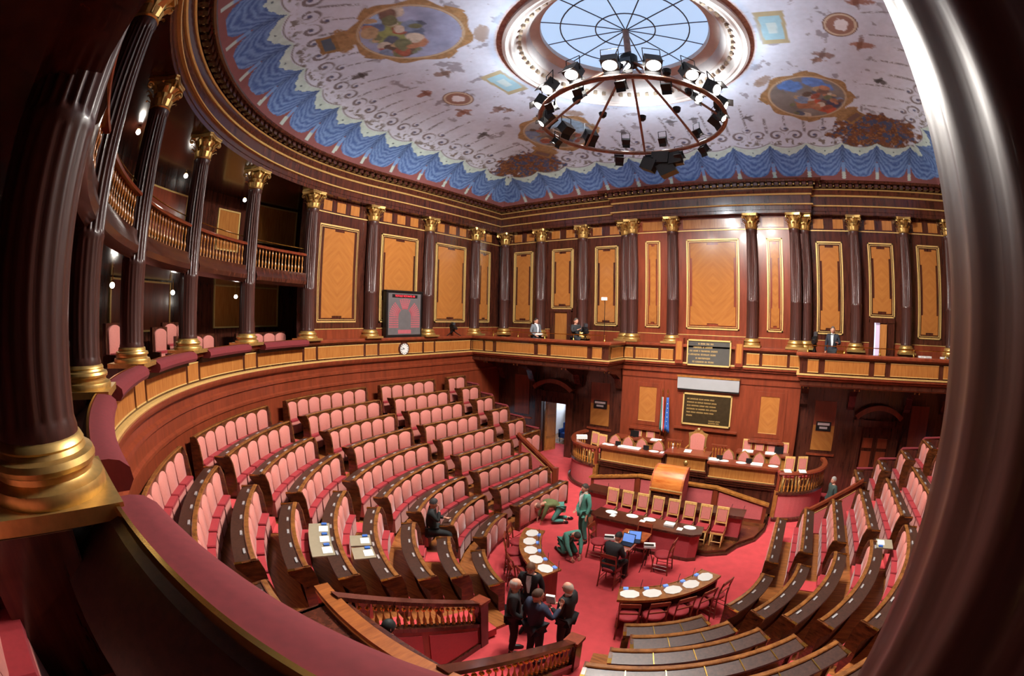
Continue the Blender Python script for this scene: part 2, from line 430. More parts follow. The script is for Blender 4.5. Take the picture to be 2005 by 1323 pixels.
# ---- columns
def shaft_mesh():
    nfl, per = 20, 6; nr = nfl*per; v = []; f = []
    rings = [(0,.232,0),(.03,.232,0),(.07,.222,0),(.09,.222,.35),(1.24,.222,.35),(1.27,.222,0),(1.31,.226,0),(1.33,.221,0),(1.37,.221,1),(2.6,.21,1),(3.76,.192,1),(3.80,.192,0),(3.85,.205,0),(3.9,.205,0)]
    for z, r, fl in rings:
        for i in range(nr):
            q = (i % per)/per; dep = .026*math.sin(math.pi*min(1, max(0,(q-.08)/.84))) if q > .08 else 0
            rr = r-fl*dep; a = 2*math.pi*i/nr; v.append((rr*math.cos(a), rr*math.sin(a), z))
    for j in range(len(rings)-1):
        for i in range(nr): f.append((j*nr+i, j*nr+(i+1)%nr, (j+1)*nr+(i+1)%nr, (j+1)*nr+i))
    mb = MB(); mb.add(v, f); return mb.mesh('fluted_shaft', M['colw'], 50)
def base_mesh():
    mb = MB(); mb.lathe([(.34,.07),(.345,.10),(.335,.13),(.30,.14),(.285,.155),(.285,.18),(.305,.19),(.31,.21),(.30,.235),(.265,.245),(.255,.265),(.26,.275),(.245,.30),(.225,.31)], 28)
    mb.box(-.36,.36,-.36,.36,0,.07); return mb.mesh('gilt_base', M['gold'], 35)
def capital_mesh():
    mb = MB(); mb.lathe([(.20,0),(.215,.02),(.205,.045),(.17,.05),(.17,.2),(.18,.36),(.22,.46)], 20)
    def leaf(a, z0, h, r0, w, curl):
        d = Vector((math.cos(a), math.sin(a), 0)); s = Vector((-math.sin(a), math.cos(a), 0)); pts = []
        for t, ww, out in ((0,.8,0),(.35,1,.015),(.68,.95,.03),(.88,.75,.04+curl*.55),(1.0,.55,.04+curl),(.9,.35,.05+curl*1.2),(.8,.15,.04+curl*1.1)):
            c = d*(r0+out)+Vector((0,0,z0+h*t)); pts.append((c-s*w*ww*.5, c+d*.018*ww, c+s*w*ww*.5))
        v = [p for r in pts for p in r]; f = []
        for i in range(len(pts)-1):
            for k in range(2): f.append((i*3+k, i*3+k+1, i*3+4+k, i*3+3+k))
        mb.add(v, f)
    for i in range(8): leaf(i*math.pi/4, .04, .19, .19, .125, .085)
    for i in range(8): leaf(i*math.pi/4+math.pi/8, .06, .31, .19, .115, .10)
    for i in range(4):
        a = math.pi/4+i*math.pi/2; d = Vector((math.cos(a), math.sin(a), 0)); s = Vector((-math.sin(a), math.cos(a), 0))
        pts = [d*.205+Vector((0,0,.28)), d*.24+Vector((0,0,.38)), d*.30+Vector((0,0,.455))]
        c = d*.35+Vector((0,0,.405))
        for k in range(11):
            t = math.pi*.6-k*.55; rr = .068*(1-k/13); pts.append(c+rr*(math.cos(t)*d+math.sin(t)*Vector((0,0,1))))
        mb.tube(pts, [.014,.02,.024]+[.024]*11, 6)
        mb.obox(c, s*.022, d*.018, (0,0,.018))
    for i in range(4):
        a = i*math.pi/2; d = Vector((math.cos(a), math.sin(a), 0)); mb.sphere(d*.265+Vector((0,0,.47)), .035, 8, 5)
    ab = []
    for i in range(4):
        a = math.pi/4+i*math.pi/2
        ab += [(.40*math.cos(a-.09), .40*math.sin(a-.09)), (.40*math.cos(a+.09), .40*math.sin(a+.09))]
        for t in (.3,.5,.7):
            b = a+math.pi/2*t; rr = .27 if t == .5 else .295; ab.append((rr*math.cos(b), rr*math.sin(b)))
    mb.slab(ab, .47, .52); mb.slab([(x*1.05,y*1.05) for x,y in ab], .52, .555)
    return mb.mesh('corinthian_capital', M['gold'], 30)
SH, BA, CA = shaft_mesh(), base_mesh(), capital_mesh()
def column(x, y, rz, label=None, parent=None, group=None):
    z = ZB
    if parent is None: t = thing('column', label, 'column', (x,y,z), 0, group)
    else: t = parent
    place(BA, 'gilt_base', t, (x,y,z), rz); place(SH, 'fluted_shaft', t, (x,y,z+.30), rz)
    place(CA, 'corinthian_capital', t, (x,y,z+4.21), rz)
KNAME = ['fluted column next to the room corner, right of the television camera', 'fluted column to the right of the voting scoreboard',
  'fluted column to the left of the voting scoreboard', 'fluted column where the panelled wall meets the open galleries',
  'fluted gallery column second from the panelled wall', 'fluted gallery column third from the panelled wall',
  'fluted gallery column fourth from the panelled wall', 'fluted gallery column just beyond the big near one at left',
  'big near column with large gilded base at the left edge', 'very close dark column filling the right edge']
for i, u in enumerate(KU):
    x, y, nx, ny = upt(RW+(.115 if i == 8 else .09 if i == 9 else 0), LC, u)
    if i >= 3: MB().box(-.37,.37,-.08,.42,4.3,ZB-.002).build('column_pedestal', M['mahog'], par, (x,y,0), urot(u))
    column(x, y, urot(u), 'dark '+KNAME[i])
for u in KALL[10:]:
    x, y, nx, ny = upt(RW, LC, u); column(x, y, urot(u), parent=wr)
FN = {-9.747:'in the far corner of the end wall', -7.727:'behind the standing person in grey in the left tribune', -5.61:'beside the television cameraman in the left tribune',
 -3.225:'at the left end of the projecting centre bay', -1.56:'left of the big central chevron panel', 1.56:'right of the big central chevron panel',
 3.225:'at the right end of the projecting centre bay', 5.61:'right of the man standing in the right tribune', 7.727:'right of the open gallery door', 9.747:'at the right end of the end wall'}
for x, d in FN.items():
    y = -.29 if abs(x) < 4 else 0
    column(x, y, 0, 'dark fluted column '+d)
for s in (-1,1): column(s*3.62, .0, 0, 'dark fluted column half hidden behind the %s end column of the centre bay' % ('left' if s < 0 else 'right'))
# ---- tribunes on both sides of the centre bay and the base of the centre bay
tri = structure('wall_tribune')
tp = [(-10.2,-1.85),(-3.55,-1.85),(-3.55,-.40),(3.55,-.40),(3.55,-1.85),(10.2,-1.85)]
tpath = [(x,y,-nx,-ny) for x,y,nx,ny in miter(tp)]
MB().sweep(tpath, [(.2,4.12),(-.02,4.12),(-.02,4.30),(-.10,4.33),(-.10,4.38),(-.18,4.42),(-.18,4.49),(.2,4.49)]).build('base_moulding', M['mahogr'], tri, smooth=30)
parapet(tpath, tri)
def fpanel(x0, x1, y): apanel([(x0,y,0,1),(x1,y,0,1)], tri)
for s in (-1,1):
    for a, b in ((3.72,4.1),(4.32,5.9),(6.1,6.5),(6.7,8.6),(8.8,9.2),(9.35,9.9)):
        fpanel(min(s*a,s*b), max(s*a,s*b), -1.85)
    apanel([(s*3.55,-1.72,s,0),(s*3.55,-.62,s,0)], tri)
    for a, b in ((1.42,1.9),(2.02,2.95),(3.06,3.42)): fpanel(min(s*a,s*b), max(s*a,s*b), -.40)
MB().box(-10.2,-3.5,-1.9,.6,4.16,4.28).build('tribune_floor', M['mahog'], tri); MB().box(3.5,10.2,-1.9,.6,4.16,4.28).build('tribune_floor', M['mahog'], tri)
for s in (-1,1):
    MB().box(min(s*1.0,s*1.3),max(s*1.0,s*1.3),-.66,-.4,4.49,5.42).build('pedestal', M['mahogr'], tri)
    MB().box(min(s*1.04,s*1.26),max(s*1.04,s*1.26),-.675,-.65,4.62,5.3).build('amber_panel', M['amber2'], tri)
# brass rail on the tribunes
for s in (-1,1):
    b = MB(); b.tube([(s*3.6,-1.8,5.42),(s*9.9,-1.8,5.42)], .014, 6)
    br = b.build('brass_rail', M['brass'], tri)
    for x in (3.7,5.0,6.3,7.6,8.9,9.8):
        MB().lathe([(.06,0),(.045,.02),(.025,.05),(.02,.1),(.012,.16),(.012,.2),(.02,.22),(0.001,.24)], 8).build('rail_foot', M['brass'], br, (s*x,-1.8,5.2), smooth=True)
# ---- lower end wall
wlow = structure('wall_end_lower')
MB().box(-3.55,3.55,-.30,.3,0,4.3).build('centre_wall', M['mahogr'], wlow)
MB().box(-3.55,3.55,-.34,-.30,3.86,4.14).build('centre_cornice', M['mahogr'], wlow)
for s in (-1,1):
    # wall with an opening for the left door
    if s < 0:
        for a, b, z0, z1 in ((-10.4,-7.42,0,4.3),(-6.18,-3.55,0,4.3),(-7.42,-6.18,2.34,4.3)): MB().box(a,b,0,.3,z0,z1).build('side_wall', M['mahog'], wlow)
    else: MB().box(3.55,10.4,0,.3,0,4.3).build('side_wall', M['mahog'], wlow)
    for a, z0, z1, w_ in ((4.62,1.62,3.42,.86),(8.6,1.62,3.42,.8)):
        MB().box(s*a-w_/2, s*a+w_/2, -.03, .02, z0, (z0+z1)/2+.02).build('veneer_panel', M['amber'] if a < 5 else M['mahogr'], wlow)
        MB().box(s*a-w_/2, s*a+w_/2, -.03, .02, (z0+z1)/2+.02, z1).build('veneer_panel', M['mahogr'], wlow)  # inner panels: tribune shade put into the upper half as redder wood
        MB().box(s*a-w_/2-.14, s*a+w_/2+.14, -.05, .02, z0-.2, z0-.12).build('sill_moulding', M['mahogr'], wlow)
    # amber panels of the centre wall with frames
    cx, z0, z1, hw = s*2.42, 2.14, 3.48, .36
    fr = MB()
    for t, q in ((.16,.05),(.28,.03)):
        fr.box(cx-hw-t,cx+hw+t,-.30-q,-.30,z1,z1+t); fr.box(cx-hw-t,cx+hw+t,-.30-q,-.30,z0-t,z0); fr.box(cx-hw-t,cx-hw,-.30-q,-.30,z0,z1); fr.box(cx+hw,cx+hw+t,-.30-q,-.30,z0,z1)
    f = fr.build('panel_frame', M['mahogr'], wlow)
    MB().box(-hw,hw,-.02,.02,-(z1-z0)/2,(z1-z0)/2).build('amber_field', M['amber'], f, (cx,-.31,(z0+z1)/2))
    MB().box(cx-hw-.34,cx+hw+.34,-.42,-.30,z0-.36,z0-.28).build('sill_moulding', M['mahogr'], wlow)
    MB().box(cx-hw,cx+hw,-.345,-.30,z0-.015,z0+.012).build('gold_bead', M['goldp'], wlow)
    # brackets under the tribune
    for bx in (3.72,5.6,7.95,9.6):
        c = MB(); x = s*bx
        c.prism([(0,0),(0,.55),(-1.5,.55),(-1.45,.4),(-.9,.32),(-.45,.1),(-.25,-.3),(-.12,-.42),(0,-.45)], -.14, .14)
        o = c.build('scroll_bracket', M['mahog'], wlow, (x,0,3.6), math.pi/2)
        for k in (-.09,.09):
            MB().sphere((0,0,0),.05,8,5,(.6,1.2,.8)).build('gold_highlight', M['gold'], wlow, (x+k,-1.44,4.03))  # lamp highlights on the bracket fronts, put in as small gold spheres
# arched pediments over the doors, jambs
for s in (-1,1):
    cx = s*6.8
    jm = MB(); jm.box(cx-.95,cx-.62,-.18,.05,0,2.9); jm.box(cx+.62,cx+.95,-.18,.05,0,2.9); jm.box(cx-1.0,cx+1.0,-.22,.05,2.62,2.86); jm.box(cx-.62,cx+.62,-.10,.05,2.34,2.62)
    jm.build('door_surround', M['mahog'], wlow)
    ar = MB(); n = 14; R1, R2 = 1.5, 1.32; a0 = math.radians(48)
    pts1 = [(cx+R1*math.cos(a0+(math.pi-2*a0)*i/n), 1.92+R1*math.sin(a0+(math.pi-2*a0)*i/n)) for i in range(n+1)]
    pts2 = [(cx+R2*math.cos(a0+(math.pi-2*a0)*i/n), 1.92+R2*math.sin(a0+(math.pi-2*a0)*i/n)) for i in range(n,-1,-1)]
    for i in range(n):
        ar.prism([pts1[i],pts1[i+1],pts2[n-i-1],pts2[n-i]], -.36, .02)
    ar.build('arched_pediment', M['mahogr'], wlow)
# ---- door openings
d1 = structure('door_1')
leaf = MB(); leaf.box(0,.62,-.04,0,0,2.3); L1 = leaf.build('door_leaf', M['rail'], d1, (-7.40,.12,0), math.radians(70))
for z0, z1 in ((.12,.55),(.68,1.55),(1.68,2.18)):
    MB().box(.08,.54,-.055,-.04,z0,z1).build('raised_panel', M['amber2'], d1, (-7.40,.12,0), math.radians(70))
d2 = structure('door_2')
for i, (a, b) in enumerate(((6.18,6.79),(6.81,7.42))):
    MB().box(a,b,-.06,-.01,0,2.34).build('door_leaf', M['mahog'], d2)
    for z0, z1 in ((.25,1.0),(1.12,1.72),(1.84,2.2)):
        MB().box(a+.1,b-.1,-.075,-.06,z0,z1).build('raised_panel', M['mahogr'], d2)
# corridor seen through the left door
cor = structure('wall_corridor')
MB().box(-8.6,-5.2,4.1,4.2,-.1,3.2).build('back_wall', M['white'], cor); MB().box(-8.7,-8.6,.3,4.2,-.1,3.2).build('side_wall', M['white'], cor)
MB().box(-5.2,-5.1,.3,4.2,-.1,3.2).build('side_wall', M['white'], cor); MB().box(-8.7,-5.1,.3,4.2,3.1,3.2).build('corridor_ceiling', M['white'], cor)
MB().box(-8.7,-5.1,1.6,4.2,-.12,.0).build('corridor_floor', M['rail'], cor)
wd1 = structure('window_1')
gm = plain('daylit_glass', (225,235,255), .3, 0, .02, 3, emit=5.0)
for a, b in ((-8.3,-7.75),(-7.7,-7.15),(-7.1,-6.5)): MB().box(a,b,4.06,4.1,1.15,2.7).build('pane', gm, wd1)
MB().box(-8.4,-6.4,4.0,4.1,1.05,1.15).build('window_sill', M['white'], wd1)
# tribune doors
d3 = structure('door_3'); MB().box(-7.0,-6.36,.10,.15,4.28,6.30).build('door_leaf', M['amber2'], d3)
fr = MB(); fr.box(-7.2,-7.0,.02,.16,4.28,6.35); fr.box(-6.36,-6.16,.02,.16,4.28,6.35); fr.box(-7.2,-6.16,.0,.16,6.3,6.42); fr.build('door_frame', M['mahog'], d3)
d4 = structure('door_4'); fr = MB(); fr.box(6.16,6.36,.02,.16,4.28,6.35); fr.box(6.86,7.2,.02,.16,4.28,6.35); fr.box(6.16,7.2,.0,.16,6.24,6.42); fr.build('door_frame', M['mahog'], d4)
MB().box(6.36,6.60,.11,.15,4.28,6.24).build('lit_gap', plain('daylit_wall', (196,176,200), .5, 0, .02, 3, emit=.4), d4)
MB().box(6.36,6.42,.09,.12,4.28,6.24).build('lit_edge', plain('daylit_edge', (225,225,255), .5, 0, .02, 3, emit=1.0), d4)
MB().box(0,.30,-.03,0,4.28,6.2).build('door_leaf', M['amber2'], d4, (6.62,.12,0), math.radians(-30))
# ---- gallery behind the columns: floor, upper floor, back wall, ceiling
gal = structure('wall_gallery')
gp = U(RW, LC, 17, 163, 3); ge = [U(RW, LC, 5, 17, 3), U(RW, LC, 163, 175, 3)]
for q in ge:
    MB().sweep(q, [(.47,4.25),(3.1,4.25),(3.1,4.35),(.47,4.35)]).build('gallery_floor', M['mahog'], gal)
    MB().sweep(q, [(2.95,4.2),(3.2,4.2),(3.2,10.6),(2.95,10.6)]).build('back_wall', M['mahog'], gal)
    MB().sweep(q, [(.47,10.05),(3.1,10.05),(3.1,10.2),(.47,10.2)]).build('gallery_ceiling', M['mahog'], gal)
    MB().sweep(q, [(.47,6.98),(3.1,6.98),(3.1,7.1),(.47,7.1)]).build('upper_floor', M['mahog'], gal)
MB().sweep(gp, [(.12,4.25),(3.1,4.25),(3.1,4.35),(.12,4.35)]).build('gallery_floor', M['mahog'], gal)
for a, z in ((1.1,4.65),(1.9,4.95)):
    MB().sweep(U(RW, LC, 16, 86, 3), [(a,4.3),(3.0,4.3),(3.0,z),(a,z)]).build('gallery_step', M['mahog'], gal)
MB().sweep(gp, [(2.95,4.2),(3.2,4.2),(3.2,10.6),(2.95,10.6)]).build('back_wall', M['mahog'], gal)
MB().sweep(gp, [(.45,10.05),(3.1,10.05),(3.1,10.2),(.45,10.2)]).build('gallery_ceiling', M['mahog'], gal)
MB().sweep(gp, [(.10,6.98),(3.1,6.98),(3.1,7.1),(.10,7.1)]).build('upper_floor', M['mahog'], gal)
for u, s in ((5.0,1),(175.0,-1)):
    x, y, nx, ny = upt(RW, LC, u)
    MB().box(-.9,1.9,-.1,.1,4.2,10.5).build('end_wall', M['mahog'], gal, (x+nx*1.4, y+ny*1.4, 0), math.atan2(ny,nx))
def curvpanel(u0, u1, r, z0, z1, mat, parent):
    p = MB().sweep(U(r, LC, u0, u1, 1.5), [(.0,z0),(-.03,z0),(-.03,z1),(.0,z1)]).build('wall_panel', mat, parent)
    g = MB()
    for a, b in ((z0-.05,z0),(z1,z1+.05)): g.sweep(U(r, LC, u0, u1, 1.5), [(0,a),(-.05,a),(-.05,b),(0,b)])
    for uu in (u0, u1): g.sweep(U(r, LC, uu-.12, uu+.12, 1), [(0,z0-.05),(-.05,z0-.05),(-.05,z1+.05),(0,z1+.05)])
    g.build('gilt_frame', M['goldp'], p)
curvpanel(11.3, 24.7, RW+2.94, 5.62, 6.95, M['amber2'], gal)
curvpanel(8.2, 17.2, RW+2.94, 8.65, 9.95, M['amber2'], gal)
curvpanel(20.5, 25.0, RW+2.94, 8.2, 9.5, M['amber2'], gal); curvpanel(32, 44, RW+2.94, 8.2, 9.6, M['mahogr'], gal); curvpanel(34, 46, RW+2.94, 5.6, 6.9, M['mahogr'], gal)
# upper gallery balustrade in every bay
BAL = MB().lathe([(.026,0),(.026,.03),(.016,.045),(.03,.12),(.032,.16),(.018,.22),(.013,.25),(.02,.275),(.013,.30),(.018,.36),(.030,.43),(.028,.46),(.016,.5),(.024,.515),(.024,.54)], 8).mesh('baluster', M['spindle'], True)
BALG = MB().lathe([(.030,0),(.030,.03),(.018,.045),(.034,.12),(.036,.16),(.020,.22),(.014,.25),(.022,.275),(.014,.30),(.020,.36),(.033,.43),(.031,.46),(.018,.5),(.027,.515),(.027,.54)], 8).mesh('gilt_baluster', M['spindle'], True)
bayn = ['next to the panelled wall', 'second from the panelled wall', 'third from the panelled wall', 'fourth from the panelled wall', 'fifth from the panelled wall', 'nearest to the camera']
for i in range(3, 9):
    a, b = KU[i]+1.35, KU[i+1]-1.35; mid = (a+b)/2
    x, y, nx, ny = upt(RW, LC, mid)
    t = thing('balustrade', 'curved wooden balustrade of the upper gallery in the bay '+bayn[i-3], 'balustrade', (x,y,6.95))
    pth = U(RW, LC, a, b, 1.2)
    MB().sweep(pth, [(-.02,6.86),(-.14,6.95),(-.16,7.05),(-.10,7.22),(-.10,7.30),(.12,7.30),(.12,6.86)] if i < 8 else [(-.04,6.99),(-.04,7.30),(.12,7.30),(.12,6.99)]).build('fascia', M['mahog'], t, smooth=30)
    MB().sweep(pth, [(-.10,7.84),(-.11,7.88),(-.07,7.92),(.07,7.92),(.11,7.88),(.10,7.84)]).build('handrail', M['mahogr'], t)
    n = 15
    for k in range(n):
        u = a+(b-a)*(k+.6)/(n+.2); x2, y2, _, _ = upt(RW, LC, u); place(BALG if k % 1 == 0 else BAL, 'baluster', t, (x2,y2,7.30))
    rl = MB(); rl.tube([(q[0]+.05*q[2], q[1]+.05*q[3], 8.08) for q in pth], .014, 6); rl.build('brass_rail', M['brass'], t)
# ================================================================== CEILING (painted vault)
CX, CY, RG = 0.0, -8.0, 2.80
HB, YB = 9.40, -.68      # lip of the cornice
def bdist(x, y):
    """distance from the lip and running coordinate along the nearest piece of it"""
    flat = YB-y; side = HB-np.abs(x); arcd = HB-np.hypot(x, y+LC)
    ang = np.degrees(np.arctan2(-(y+LC), np.abs(x)))
    up = y > -LC
    d = np.where(up, np.minimum(flat, side), np.minimum(arcd, flat))
    kind = np.where(up, np.where(flat < side, 0, 1), 2)
    P0, P1 = 18.8/14, 6.72/5.03
    s = np.where(kind == 0, x/P0, np.where(kind == 1, (y-YB)/P1, (-6.72/P1)-ang/8.5))
    return d, s, kind
def vault_z(d): return 11.06+1.45*(1-np.exp(-np.maximum(d,0)/1.05))
rng = np.random.RandomState(3)
_lat = rng.rand(256,256)
def vnoise(x, y):
    xi = np.floor(x).astype(int); yi = np.floor(y).astype(int); fx = x-xi; fy = y-yi
    fx = fx*fx*(3-2*fx); fy = fy*fy*(3-2*fy)
    g = lambda a, b: _lat[a % 256, b % 256]
    return (g(xi,yi)*(1-fx)+g(xi+1,yi)*fx)*(1-fy)+(g(xi,yi+1)*(1-fx)+g(xi+1,yi+1)*fx)*fy
def fbm(x, y, o=4):
    s = 0; a = .5; t = 0
    for i in range(o): s = s+a*vnoise(x*2**i+17.3*i, y*2**i+5.1*i); t += a; a *= .55
    return s/t
def L3(c): return np.array(lin(c))
def paint(x, y):
    d, s, kind = bdist(x, y)
    n = len(x); col = np.empty((n,3))
    def mix(mask, c, w=1.0):
        m = (np.clip(mask,0,1)*w)[:,None]; col[:] = col*(1-m)+np.asarray(c)*m
    def sm(a, b, v): 
        t = np.clip((v-a)/(b-a),0,1); return t*t*(3-2*t)
    f1 = fbm(x*1.3, y*1.3); f2 = fbm(x*7, y*7); f3 = fbm(x*16+9, y*16)
    base = L3((204,212,230)); col[:] = base*(0.9+.2*f1)[:,None]
    a = s-np.floor(s)-.5; a2 = np.abs(2*a)
    # -- arabesque belt above the drapery
    wdt = 1.25
    for (ca, cd, R, hand) in ((-.25,1.62,.26,1),(.25,1.62,.26,-1),(0,1.98,.17,1)):
        du = (a-ca)*wdt; dv = d-cd; r = np.hypot(du,dv); th = np.arctan2(dv,du*hand)
        sp = np.sin(th+ r*26)
        m = sm(.15,.55,sp)*sm(R+.06,R-.02,r+.05*f3)*sm(.35,.5,f2+.12)
        mix(m, L3((112,100,100)), .9)
        mix(sm(.07,.04,r), L3((78,84,120)), .9)
    fol = sm(.52,.62,fbm(x*9+3,y*9))*sm(1.12,1.2,d)*sm(1.62,1.38,d+.22*a2)
    mix(fol, L3((104,92,74)), .85)
    # flower stems rising towards the middle
    for ca, d0, d1, w0 in ((.5,1.7,2.75,.035),(0,2.05,3.5,.028)):
        da = np.abs(((a-ca+.5) % 1)-.5)*wdt
        m = sm(w0*2.4,w0*.6,da+.05*(f3-.5)*2)*sm(d0,d0+.1,d)*sm(d1,d1-.2,d)*sm(.38,.5,f3)
        mix(m, L3((112,104,108)), .85)
    far = sm(.66,.72,fbm(x*3.1+40,y*3.1))*sm(2.6,3.0,d)
    mix(far, L3((128,120,128)), .7)
    # -- corner trophies (arms, banners)
    for cx_, cy_ in ((-6.75,-2.5),(6.75,-2.5)):
        q = np.hypot((x-cx_)/1.75, (y-cy_)/1.05)
        k = fbm(x*4+cx_, y*4); m = sm(1.0,.86,q+.9*(k-.5))*sm(1.0,1.12,d)
        c = L3((112,70,48))*(0.5+1.0*f2)[:,None]; c2 = L3((70,82,116)); w2 = sm(.5,.6,fbm(x*6+2,y*6+8))[:,None]
        c3 = L3((150,104,58)); w3 = sm(.58,.66,f3)[:,None]
        cc = c*(1-w2)+c2*w2; cc = cc*(1-w3)+c3*w3
        mm = m[:,None]; col[:] = col*(1-mm)+cc*mm
    # brown winged ornament below the left cartouche
    for sx in (-1,1):
        px, py = x*sx, y
        q = np.hypot((px-5.75)/.95, (py+14.15)/.5); m = sm(1,.8,q+.6*(f2-.5))*sm(1.1,1.2,d)
        mm = m[:,None]; col[:] = col*(1-mm)+(L3((120,78,48))*(.55+.9*f3)[:,None])*mm
    # -- round medallions
    def medal(cx_, cy_, R, kindm):
        dx, dy = x-cx_, y-cy_
        out = math.atan2(cy_-CY, cx_-CX); u = dx*math.cos(out)+dy*math.sin(out); v = -dx*math.sin(out)+dy*math.cos(out)
        r = np.hypot(u, v*1.06); th = np.arctan2(v,u)
        R2 = R*(1+.05*np.sin(th*8)+.05*(np.abs(np.sin(th*2))>.95))
        fr = sm(R2+.02,R2-.02,r)*sm(R*.83-.02,R*.83+.01,r)
        gold = L3((158,124,84))*(.55+.9*fbm(x*12,y*12))[:,None]
        mm = fr[:,None]; col[:] = col*(1-mm)+gold*mm
        mix(sm(.05,.0,np.abs(r-R*.86)), L3((196,182,160)), .8)
        ins = sm(R*.83+.01,R*.83-.01,r)
        g = fbm(u*2.4+cx_*3, v*2.4+cy_); g2 = fbm(u*5+cx_, v*5+1)
        if kindm == 0:
            c = L3((150,158,190))*(.6+.7*g)[:,None]
            bl = [(u*0+.0,.95,.0,0)]
            blobs = [((.35,.0),(.55,.55),(138,146,92)),((-.1,.0),(.22,.35),(92,104,130)),((.75,.45),(.25,.3),(96,110,150)),((.5,-.6),(.25,.3),(176,84,62)),((.1,-.62),(.3,.28),(112,120,96)),((.7,.75),(.35,.3),(160,186,224))]
        elif kindm == 1:
            c = L3((128,122,118))*(.6+.75*g)[:,None]
            blobs = [((-.75,-.2),(.35,.3),(92,132,200)),((-.25,-.75),(.5,.22),(96,130,196)),((.55,.15),(.6,.28),(182,84,60)),((.15,.35),(.3,.3),(160,110,80)),((.75,-.2),(.4,.2),(74,68,92)),((.0,0.0),(.25,.25),(170,170,168))]
        else:
            c = L3((150,150,150))*(.6+.7*g)[:,None]
            blobs = [((-.6,.0),(.5,.7),(150,184,212)),((.3,.1),(.6,.5),(130,112,96)),((.7,-.1),(.4,.6),(110,96,80)),((.1,-.4),(.35,.3),(168,140,110))]
        rs = random.Random(int(cx_*10+cy_*7)); pal = ((170,120,92),(120,92,80),(86,92,110),(176,150,118),(110,112,84),(150,84,66),(196,186,172),(92,76,66),(120,136,164))
        for _ in range(34):
            aa = rs.uniform(0,6.28); q_ = rs.uniform(.1,1.0)**.6; sz = rs.uniform(.08,.22)
            blobs.append(((.35+.75*q_*math.cos(aa)*.8, q_*math.sin(aa)), (sz, sz*rs.uniform(.6,1.5)), rs.choice(pal)))
        for (bu, bv), (ru, rv), bc in blobs:
            q = np.hypot((u/R-bu*.75)/(ru*.8), (v/R-bv*.75)/(rv*.8)); m = sm(1.05,.8,q+.7*(g2-.5))[:,None]
            c = c*(1-m)+L3(bc)*(.6+.8*fbm(u*8,v*8))[:,None]*m
        mm = ins[:,None]; col[:] = col*(1-mm)+c*mm
        # scroll ornament on the outer side with a small inscribed shield
        q = np.hypot((u-R*1.12)/.30, v/.55); m = sm(1,.85,q+.4*(f3-.5))
        mm = m[:,None]; col[:] = col*(1-mm)+gold*mm
        ins2 = sm(1.0,.9,np.maximum(np.abs(u-R*1.36)/.24, np.abs(v)/.40)+.25*(f2-.5))
        mm = ins2[:,None]; col[:] = col*(1-mm)+(L3((142,108,68))*(.6+.8*f3)[:,None])*mm
        mix(sm(1.0,.92,np.maximum(np.abs(u-R*1.36)/.13, np.abs(v)/.28)), L3((70,92,112)) if kindm == 0 else L3((110,84,80)), .9)
        q = np.hypot((u+R*1.15)/.2, v/.4); mix(sm(1,.8,q+.5*(f3-.5)), L3((150,126,104)), .8)
    medal(-3.70,-11.55,1.42,0); medal(3.70,-11.55,1.42,1); medal(4.28,-4.52,1.45,1); medal(-4.28,-4.25,1.45,2)
    for sx in (-1,1):
        # oval cameo and framed oblong beside it
        q = np.hypot((x-sx*5.32)/.46, (y+8.17)/.50)
        mix(sm(1.0,.96,q), L3((116,84,70))); mix(sm(.93,.88,q), L3((206,190,168))); mix(sm(.8,.75,q), L3((150,112,98))); mix(sm(.45,.38,q+.4*(f2-.5)), L3((226,224,228)))
        q = np.maximum(np.abs(x-sx*3.64)/.36, np.abs(y+8.1)/.68)
        mix(sm(1.0,.96,q), L3((170,160,128))); mix(sm(.74,.70,q), L3((150,190,206))*1.0); mix(sm(.35,.3,q), L3((186,206,208)))
        # small flying figures and eagles
        for (fx_, fy_, rr, cc) in ((5.81,-9.11,.42,(150,98,78)),(5.91,-7.35,.45,(156,104,80)),(4.88,-6.82,.42,(140,112,104)),(4.65,-6.59,.30,(150,118,104)),(4.6,-9.6,.4,(140,116,104)),(6.03,-11.28,.34,(84,74,70)),(6.55,-5.6,.34,(78,72,70)),(2.2,-3.4,.3,(110,106,112)),(2.3,-12.6,.32,(110,106,112)),(0.4,-3.6,.3,(120,120,128))):
            dx, dy = x-sx*fx_, y-fy_; ang = math.atan2(fy_-CY, sx*fx_); u = dx*math.cos(ang)+dy*math.sin(ang); v = -dx*math.sin(ang)+dy*math.cos(ang)
            q = np.hypot(u/rr, v/(rr*.42)); m = sm(.85,.6,q+1.1*(fbm(x*9+fx_,y*9)-.5))
            mix(m, L3(cc), .9)
            q = np.hypot((u+rr*.2)/(rr*.25), v/(rr*.95)); mix(sm(.85,.6,q+1.0*(fbm(x*9+fx_,y*9)-.5)), L3(tuple(int(k*.8) for k in cc)), .8)
    # -- drapery border
    dtop = 1.03+.20*a2**2; dval = dtop-(.085+.20*(1-a2)**.8+.02*np.cos(a*2*math.pi*5)); dlow = .13+.42*np.clip(a2,0,1)**4
    mix(sm(.03,.0,np.abs(d-dtop-.035))*sm(.97,.85,a2), L3((96,84,62)), .9)
    inb = d < dtop
    fold = np.sin((d-.55*a2**2)*40+9*f1+7*(f2-.5)); tone = np.clip(.45+.38*fold+.5*(f3-.5),0,1)
    bl = L3((62,90,146))*(1-tone)[:,None]+L3((118,150,198))*tone[:,None]
    edge = sm(.75,1.0,a2)[:,None]; bl = bl*(1-edge*.35)
    col[inb] = bl[inb]
    v = (d < dtop)&(d > dval); col[v] = (L3((190,212,206))*(.85+.3*f2)[:,None])[v]
    mix(((np.hypot(a*1.25, (d-(dtop-.14)))) < .03)*1.0, L3((96,110,116)))
    low = d < dlow; col[low] = (L3((128,76,76))*(.85+.3*f1)[:,None])[low]
